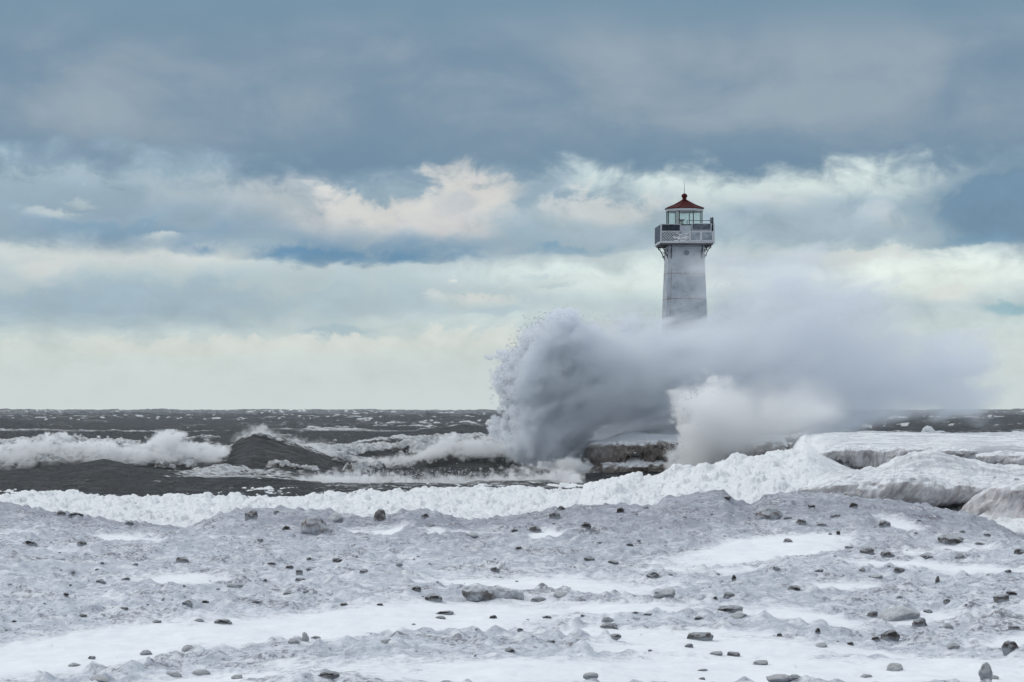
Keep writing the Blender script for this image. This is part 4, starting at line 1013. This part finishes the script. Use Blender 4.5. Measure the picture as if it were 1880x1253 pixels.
STONES = [
 (Z7, "1372,75,65,65,g,a;1515,65,30,22,d;1565,150,40,30,d;1712,140,160,110,r,b;1835,85,80,70,i;705,128,45,20,d;158,235,80,25,d,c;445,235,50,30,g,d;995,325,70,35,g;560,345,20,12,d;740,348,30,14,d;1422,217,35,18,d;1485,348,45,18,d;1585,362,40,20,d;1640,390,35,30,g;1690,320,25,15,d;1690,382,30,12,d;1848,325,60,30,g;1645,430,50,20,g;550,447,50,25,d;385,465,15,12,d;360,520,30,20,d;1008,468,15,12,d;1025,560,55,30,d,e;1125,556,35,18,d;450,630,45,22,d;75,660,25,15,d;855,663,50,18,d;1085,657,55,15,d;1222,665,90,30,d,f;500,860,40,20,d;1025,805,65,45,i;800,830,60,40,i;1280,465,80,30,i;1670,745,36,60,s,g;1605,765,60,35,s;1800,955,110,35,d,h;950,950,80,40,s;1100,940,90,45,s;405,895,60,30,i;1730,750,50,20,i;330,70,50,30,g;410,75,80,25,d;1195,483,22,12,d;1675,500,30,18,g;1570,510,40,15,d;680,590,40,20,g;1400,555,40,15,g;685,430,40,15,d;395,395,25,12,d;1450,437,20,14,d;530,375,22,10,d;1300,960,60,36,s;540,975,100,35,s"),
 (Z8, "232,140,65,78,g,i;478,145,40,30,d;1190,140,60,50,g;1225,100,35,25,d;1085,215,65,45,g,j;735,245,65,35,i;1360,190,50,35,d;512,195,50,18,r;993,318,38,20,d;1600,300,35,22,d;10,388,30,22,d;335,408,40,14,d;140,445,45,30,g;862,440,50,30,g,k;1378,376,55,28,g;1505,395,55,25,d;1725,470,65,35,d,l;1818,463,35,15,i;430,547,50,30,d;520,592,90,45,d,m;1105,600,80,30,g;1795,560,110,55,i,n;1220,570,70,40,i;35,628,40,18,d;585,675,100,22,d,o;562,700,50,16,d;852,697,40,22,d;1145,697,45,18,d;415,735,18,10,d;1490,745,90,35,g;1510,805,75,25,d;1345,690,25,14,g;270,825,65,40,s;940,880,50,25,d;1165,830,45,15,d;1000,770,30,18,d;1700,685,45,18,d;1630,680,30,10,d;1385,1015,80,40,s;1550,110,40,35,d;1690,97,25,14,d;970,222,35,18,d;1650,285,20,14,d;1437,288,20,12,d;755,912,16,10,d;1710,880,20,10,d;1480,710,60,40,i;230,628,35,16,d"),
 (Z9, "277,43,50,22,d,p;735,87,35,20,d;962,82,45,38,d;500,130,140,65,r,q;607,150,40,16,d;680,172,55,35,g;790,187,45,22,d;865,140,50,16,d;1135,182,65,42,g;880,232,20,25,d;835,238,18,12,d;608,272,45,22,g;1510,265,150,65,d,r;1645,290,50,20,d;1548,225,25,14,d;1683,242,35,14,d;938,312,40,14,g;1038,328,75,40,g;1147,350,78,36,g,s;1355,362,70,28,g;1540,358,50,30,g;1865,330,60,40,g;545,425,42,20,g;775,435,50,16,d;1010,435,32,22,d;1212,432,55,38,g;1797,438,36,20,d;317,475,22,35,d,t;1085,465,70,25,i;1415,490,22,40,g;640,530,60,28,d;218,585,20,22,d;290,570,60,35,g;1210,580,30,14,d;1467,607,38,24,d;1820,563,55,24,d;1760,585,80,50,g;295,642,125,45,d,u;340,680,85,32,i;125,692,45,22,d;1210,660,215,105,i,v;1070,670,60,40,g;1325,715,75,55,g;1365,655,50,20,d;1165,785,95,65,d,w;1085,808,45,28,d;770,762,28,38,d;140,790,130,55,g,x;75,840,45,25,g;1470,730,60,45,i;945,830,35,22,d;563,785,28,18,d;785,835,65,32,i;220,880,70,28,i;318,885,65,30,g;1810,850,85,65,d,y;1680,975,66,90,i,z;1725,1008,45,30,s;1185,950,90,70,s;1030,1000,60,30,i;575,1015,130,65,s,A;650,1005,70,40,i;460,930,80,35,i;150,970,60,16,i;1500,845,70,40,i;1825,745,55,25,g;145,1018,30,16,d"),
]
NAMED = {
 'a': ('rounded brown grey stone on top of the left hump of the dune crest', 'the rounded stone on the left hump'),
 'b': ('large reddish brown icy boulder on the dune crest left of centre', 'the large reddish boulder'),
 'c': ('flat dark stone on the grey ice near the left edge below the crest', 'the flat stone near the left edge'),
 'd': ('pointed brown stone at the end of a thin snow streak on the left', 'the pointed brown stone'),
 'e': ('dark stone on the grey slope above the long left snow patch', 'the dark stone above the left snow'),
 'f': ('dark rounded stone alone in the middle of the long left snow patch', 'the lone stone in the left snow'),
 'g': ('upright pale shard of ice on the ridge at the bottom left', 'the upright ice shard'),
 'h': ('wide dark stone at the bottom edge left of centre', 'the wide stone at the bottom edge'),
 'i': ('tall upright brown grey stone standing alone on the dune crest', 'the tall stone on the crest'),
 'j': ('rounded brown grey stone above a small oval snow patch near the centre', 'the stone above the oval snow patch'),
 'k': ('small grey stone with a frosty top above the central snow strip', 'the frosty stone at the central snow'),
 'l': ('blocky dark stone lying on the central white snow strip', 'the blocky stone on the snow strip'),
 'm': ('ragged dark stone left of the long log shaped rock', 'the ragged stone by the log rock'),
 'n': ('domed ice glazed stone at the right end of the central snow', 'the domed icy stone'),
 'o': ('thin flat dark slab lying on snow below the log shaped rock', 'the thin flat slab'),
 'p': ('dark stone on the flat topped block of the crest under the ice bank', 'the stone on the flat topped crest'),
 'q': ('broad reddish brown icy mound of rock below the crest on the right', 'the broad reddish mound'),
 'r': ('large dark boulder half buried in grey ice near the right edge', 'the dark boulder near the right edge'),
 's': ('smooth oblong grey stone at the foot of the right snow field', 'the smooth oblong stone'),
 't': ('small upright black stone standing in the snow right of centre', 'the upright black stone'),
 'u': ('wide low dark boulder above a snow hollow right of centre', 'the wide low dark boulder'),
 'v': ('biggest pale ice crusted boulder in the right foreground', 'the biggest pale boulder'),
 'w': ('dark peaked boulder below the biggest pale boulder', 'the dark peaked boulder'),
 'x': ('slanting brown grey stone at the left of the lower right snow', 'the slanting stone'),
 'y': ('dark snow capped boulder at the lower right edge', 'the dark boulder at the lower edge'),
 'z': ('upright icy rock like a stump in snow in the lower right corner', 'the stump like rock'),
 'A': ('snow covered lump with dark cracks cut by the bottom edge', 'the snowy lump at the bottom edge'),
}
def place_stones():
    rng = random.Random(12); items = []
    for (ox, oy, sc), txt in STONES:
        for e in txt.split(';'):
            f = e.split(','); x, y, w, h = (float(v)*sc for v in f[:4])
            items.append([ox+x, oy+y, w, h, f[4], f[5] if len(f) > 5 else None])
    marks = {it[5]: it for it in items if it[5]}
    words_ = {'d': 'dark stone', 'g': 'brown grey stone', 'i': 'ice glazed stone', 'r': 'reddish stone', 's': 'snowy lump'}
    ords = ['nearest', 'second', 'third', 'fourth', 'fifth', 'sixth', 'seventh', 'eighth', 'ninth', 'tenth']
    lists = {}
    for it in items:
        if it[5]: continue
        best = min(marks.values(), key=lambda m_: math.hypot(m_[0]-it[0], (m_[1]-it[1])*1.6))
        dx_, dy_ = it[0]-best[0], it[1]-best[1]
        dr = ('right of' if dx_ > 0 else 'left of') if abs(dx_) > 1.6*abs(dy_) else ('below' if dy_ > 0 else 'beyond')
        lists.setdefault((best[5], dr, it[4]), []).append((math.hypot(dx_, dy_), it))
    lab = {}
    for (bk, dr, kd), L in lists.items():
        L.sort(key=lambda q_: q_[0])
        for i, (_, it) in enumerate(L):
            o_ = '' if len(L) == 1 else ords[i]+' '
            lab[id(it)] = f"{o_}{words_[kd]} {dr} {NAMED[bk][1]}"
    for it in items:
        px, row, w, h, kd, key = it
        X, Y, Z = hit(px, row+h*.42)
        k = Y/F; big = w > 26 and kd != 's'
        me = rng.choice(ROCKS[kd]); o = bpy.data.objects.new('boulder' if big else ('ice_lump' if kd == 's' else 'stone'), me)
        hh = h*k
        if kd in 'si' and h < w: hh *= .75
        o.location = (X, Y + w*k*.35, Z + hh*.16); o.scale = (w*k*.56, w*k*.5, hh*.72)
        o.rotation_euler = (rng.uniform(-.15, .15), rng.uniform(-.12, .12), rng.choice((0, math.pi)) + rng.uniform(-.4, .4)); COL.objects.link(o)
        tag(o, NAMED[key][0] if key else lab[id(it)], 'boulder' if big else ('ice lump' if kd == 's' else 'stone'), 'stones scattered over the frozen beach')
    # pebbles too small to tell apart
    n = 0
    while n < 60:
        px = rng.uniform(0, 1880); row = rng.uniform(945, 1250)
        row = 940 + (row-940)*rng.uniform(.3, 1)
        if min(math.hypot(px-m_[0], row-m_[1]) for m_ in items) < 16: continue
        X, Y, Z = hit(px, row)
        if Y > 60: continue
        w = rng.uniform(2.5, 6.5)*Y/F
        o = bpy.data.objects.new('pebble', rng.choice(ROCKS['p'])); o.location = (X, Y, Z+w*.05); o.scale = (w*.6, w*.5, w*.32)
        o.rotation_euler = (0, 0, rng.uniform(0, 6.28)); COL.objects.link(o)
        tag(o, 'tiny dark pebble frozen into the grey beach between the larger stones', 'pebble', 'tiny pebbles frozen into the beach'); n += 1
place_stones()
def log_rock():
    X, Y, Z = hit(905, 1103); k = Y/F
    root = tag(empty('boulder', (X, Y+.2, Z)), 'long log shaped dark rock with snow in its top, in the middle foreground', 'boulder', 'stones scattered over the frozen beach')
    n_, m_ = 90, 36
    u = np.linspace(-1, 1, n_); a = np.linspace(0, 2*np.pi, m_+1)
    Ug, Ag = np.meshgrid(u, a, indexing='ij')
    prof = np.sqrt(np.clip(1-np.abs(Ug)**5, 0, 1))*(1-.28*np.exp(-((Ug-.1)/.35)**2)+.12*np.exp(-((Ug+.62)/.22)**2))
    nn = fbm3(Ug*3.2, np.cos(Ag)*1.1, np.sin(Ag)*1.1, 4, 401)*.75
    hw, hh = 58*k, 15*k
    r = prof*(1+nn)
    Xg = Ug*hw; Yg = np.cos(Ag)*hh*1.5*r; Zg = np.sin(Ag)*hh*r*1.05 + hh*.55 - Ug*hh*.30
    grid_obj('stone_body', Xg, Yg, Zg, M['grey2'], None, root)
    me = ROCKS['g'][0]
    for x, y, z_, sx, sy, sz in ((-.55, .05, 1.0, .24, .2, .55), (.45, .1, .75, .26, .2, .5)):
        o = link(bpy.data.objects.new('knob', me), root); o.location = (x*hw, y, z_*hh); o.scale = (sx*hw, sy*hw, sz*hh)
M['grey2'] = m_rock('wet_brown_stone', (0.075, 0.066, 0.062), (0.20, 0.185, 0.18), .05)
log_rock()
def lump(px, row, w, h, Y, lab, key='s', i=0, cat='ice lump'):
    k = Y/F; o = bpy.data.objects.new('ice_lump', ROCKS[key][i]); o.location = (xcol(px, Y), Y, zrow(row, Y)); o.scale = (w*k*.5, w*k*.45, h*k*.5)
    o.rotation_euler = (0, 0, i*.7); COL.objects.link(o); tag(o, lab, cat, 'ice lumps at the far rim of the ice shelf')
lump(1703, 795, 26, 26, 158, 'knobbly ice lump rising highest on the far rim of the ice shelf', 'i', 0)
lump(1724, 799, 34, 16, 158, 'low ice lump touching the right side of the highest knobbly lump', 'i', 1)
lump(1868, 802, 38, 24, 156, 'ice lump on the far rim at the right edge of the picture', 'i', 2)
lump(1820, 803, 44, 15, 157, 'low wide ice lump on the far rim left of the edge one', 'i', 3)
lump(1600, 796, 70, 10, 160, 'long flat ice lump on the far rim beside the spray', 's', 1)
def floe():
    o = bpy.data.objects.new('ice_floe', ROCKS['i'][4]); Y = 148.; k = Y/F
    o.location = (xcol(388, Y), Y, .42); o.scale = (13*k, 10*k, 8*k); COL.objects.link(o)
    tag(o, 'rounded block of ice afloat in the dark water beneath the tall wave', 'ice floe')
floe()
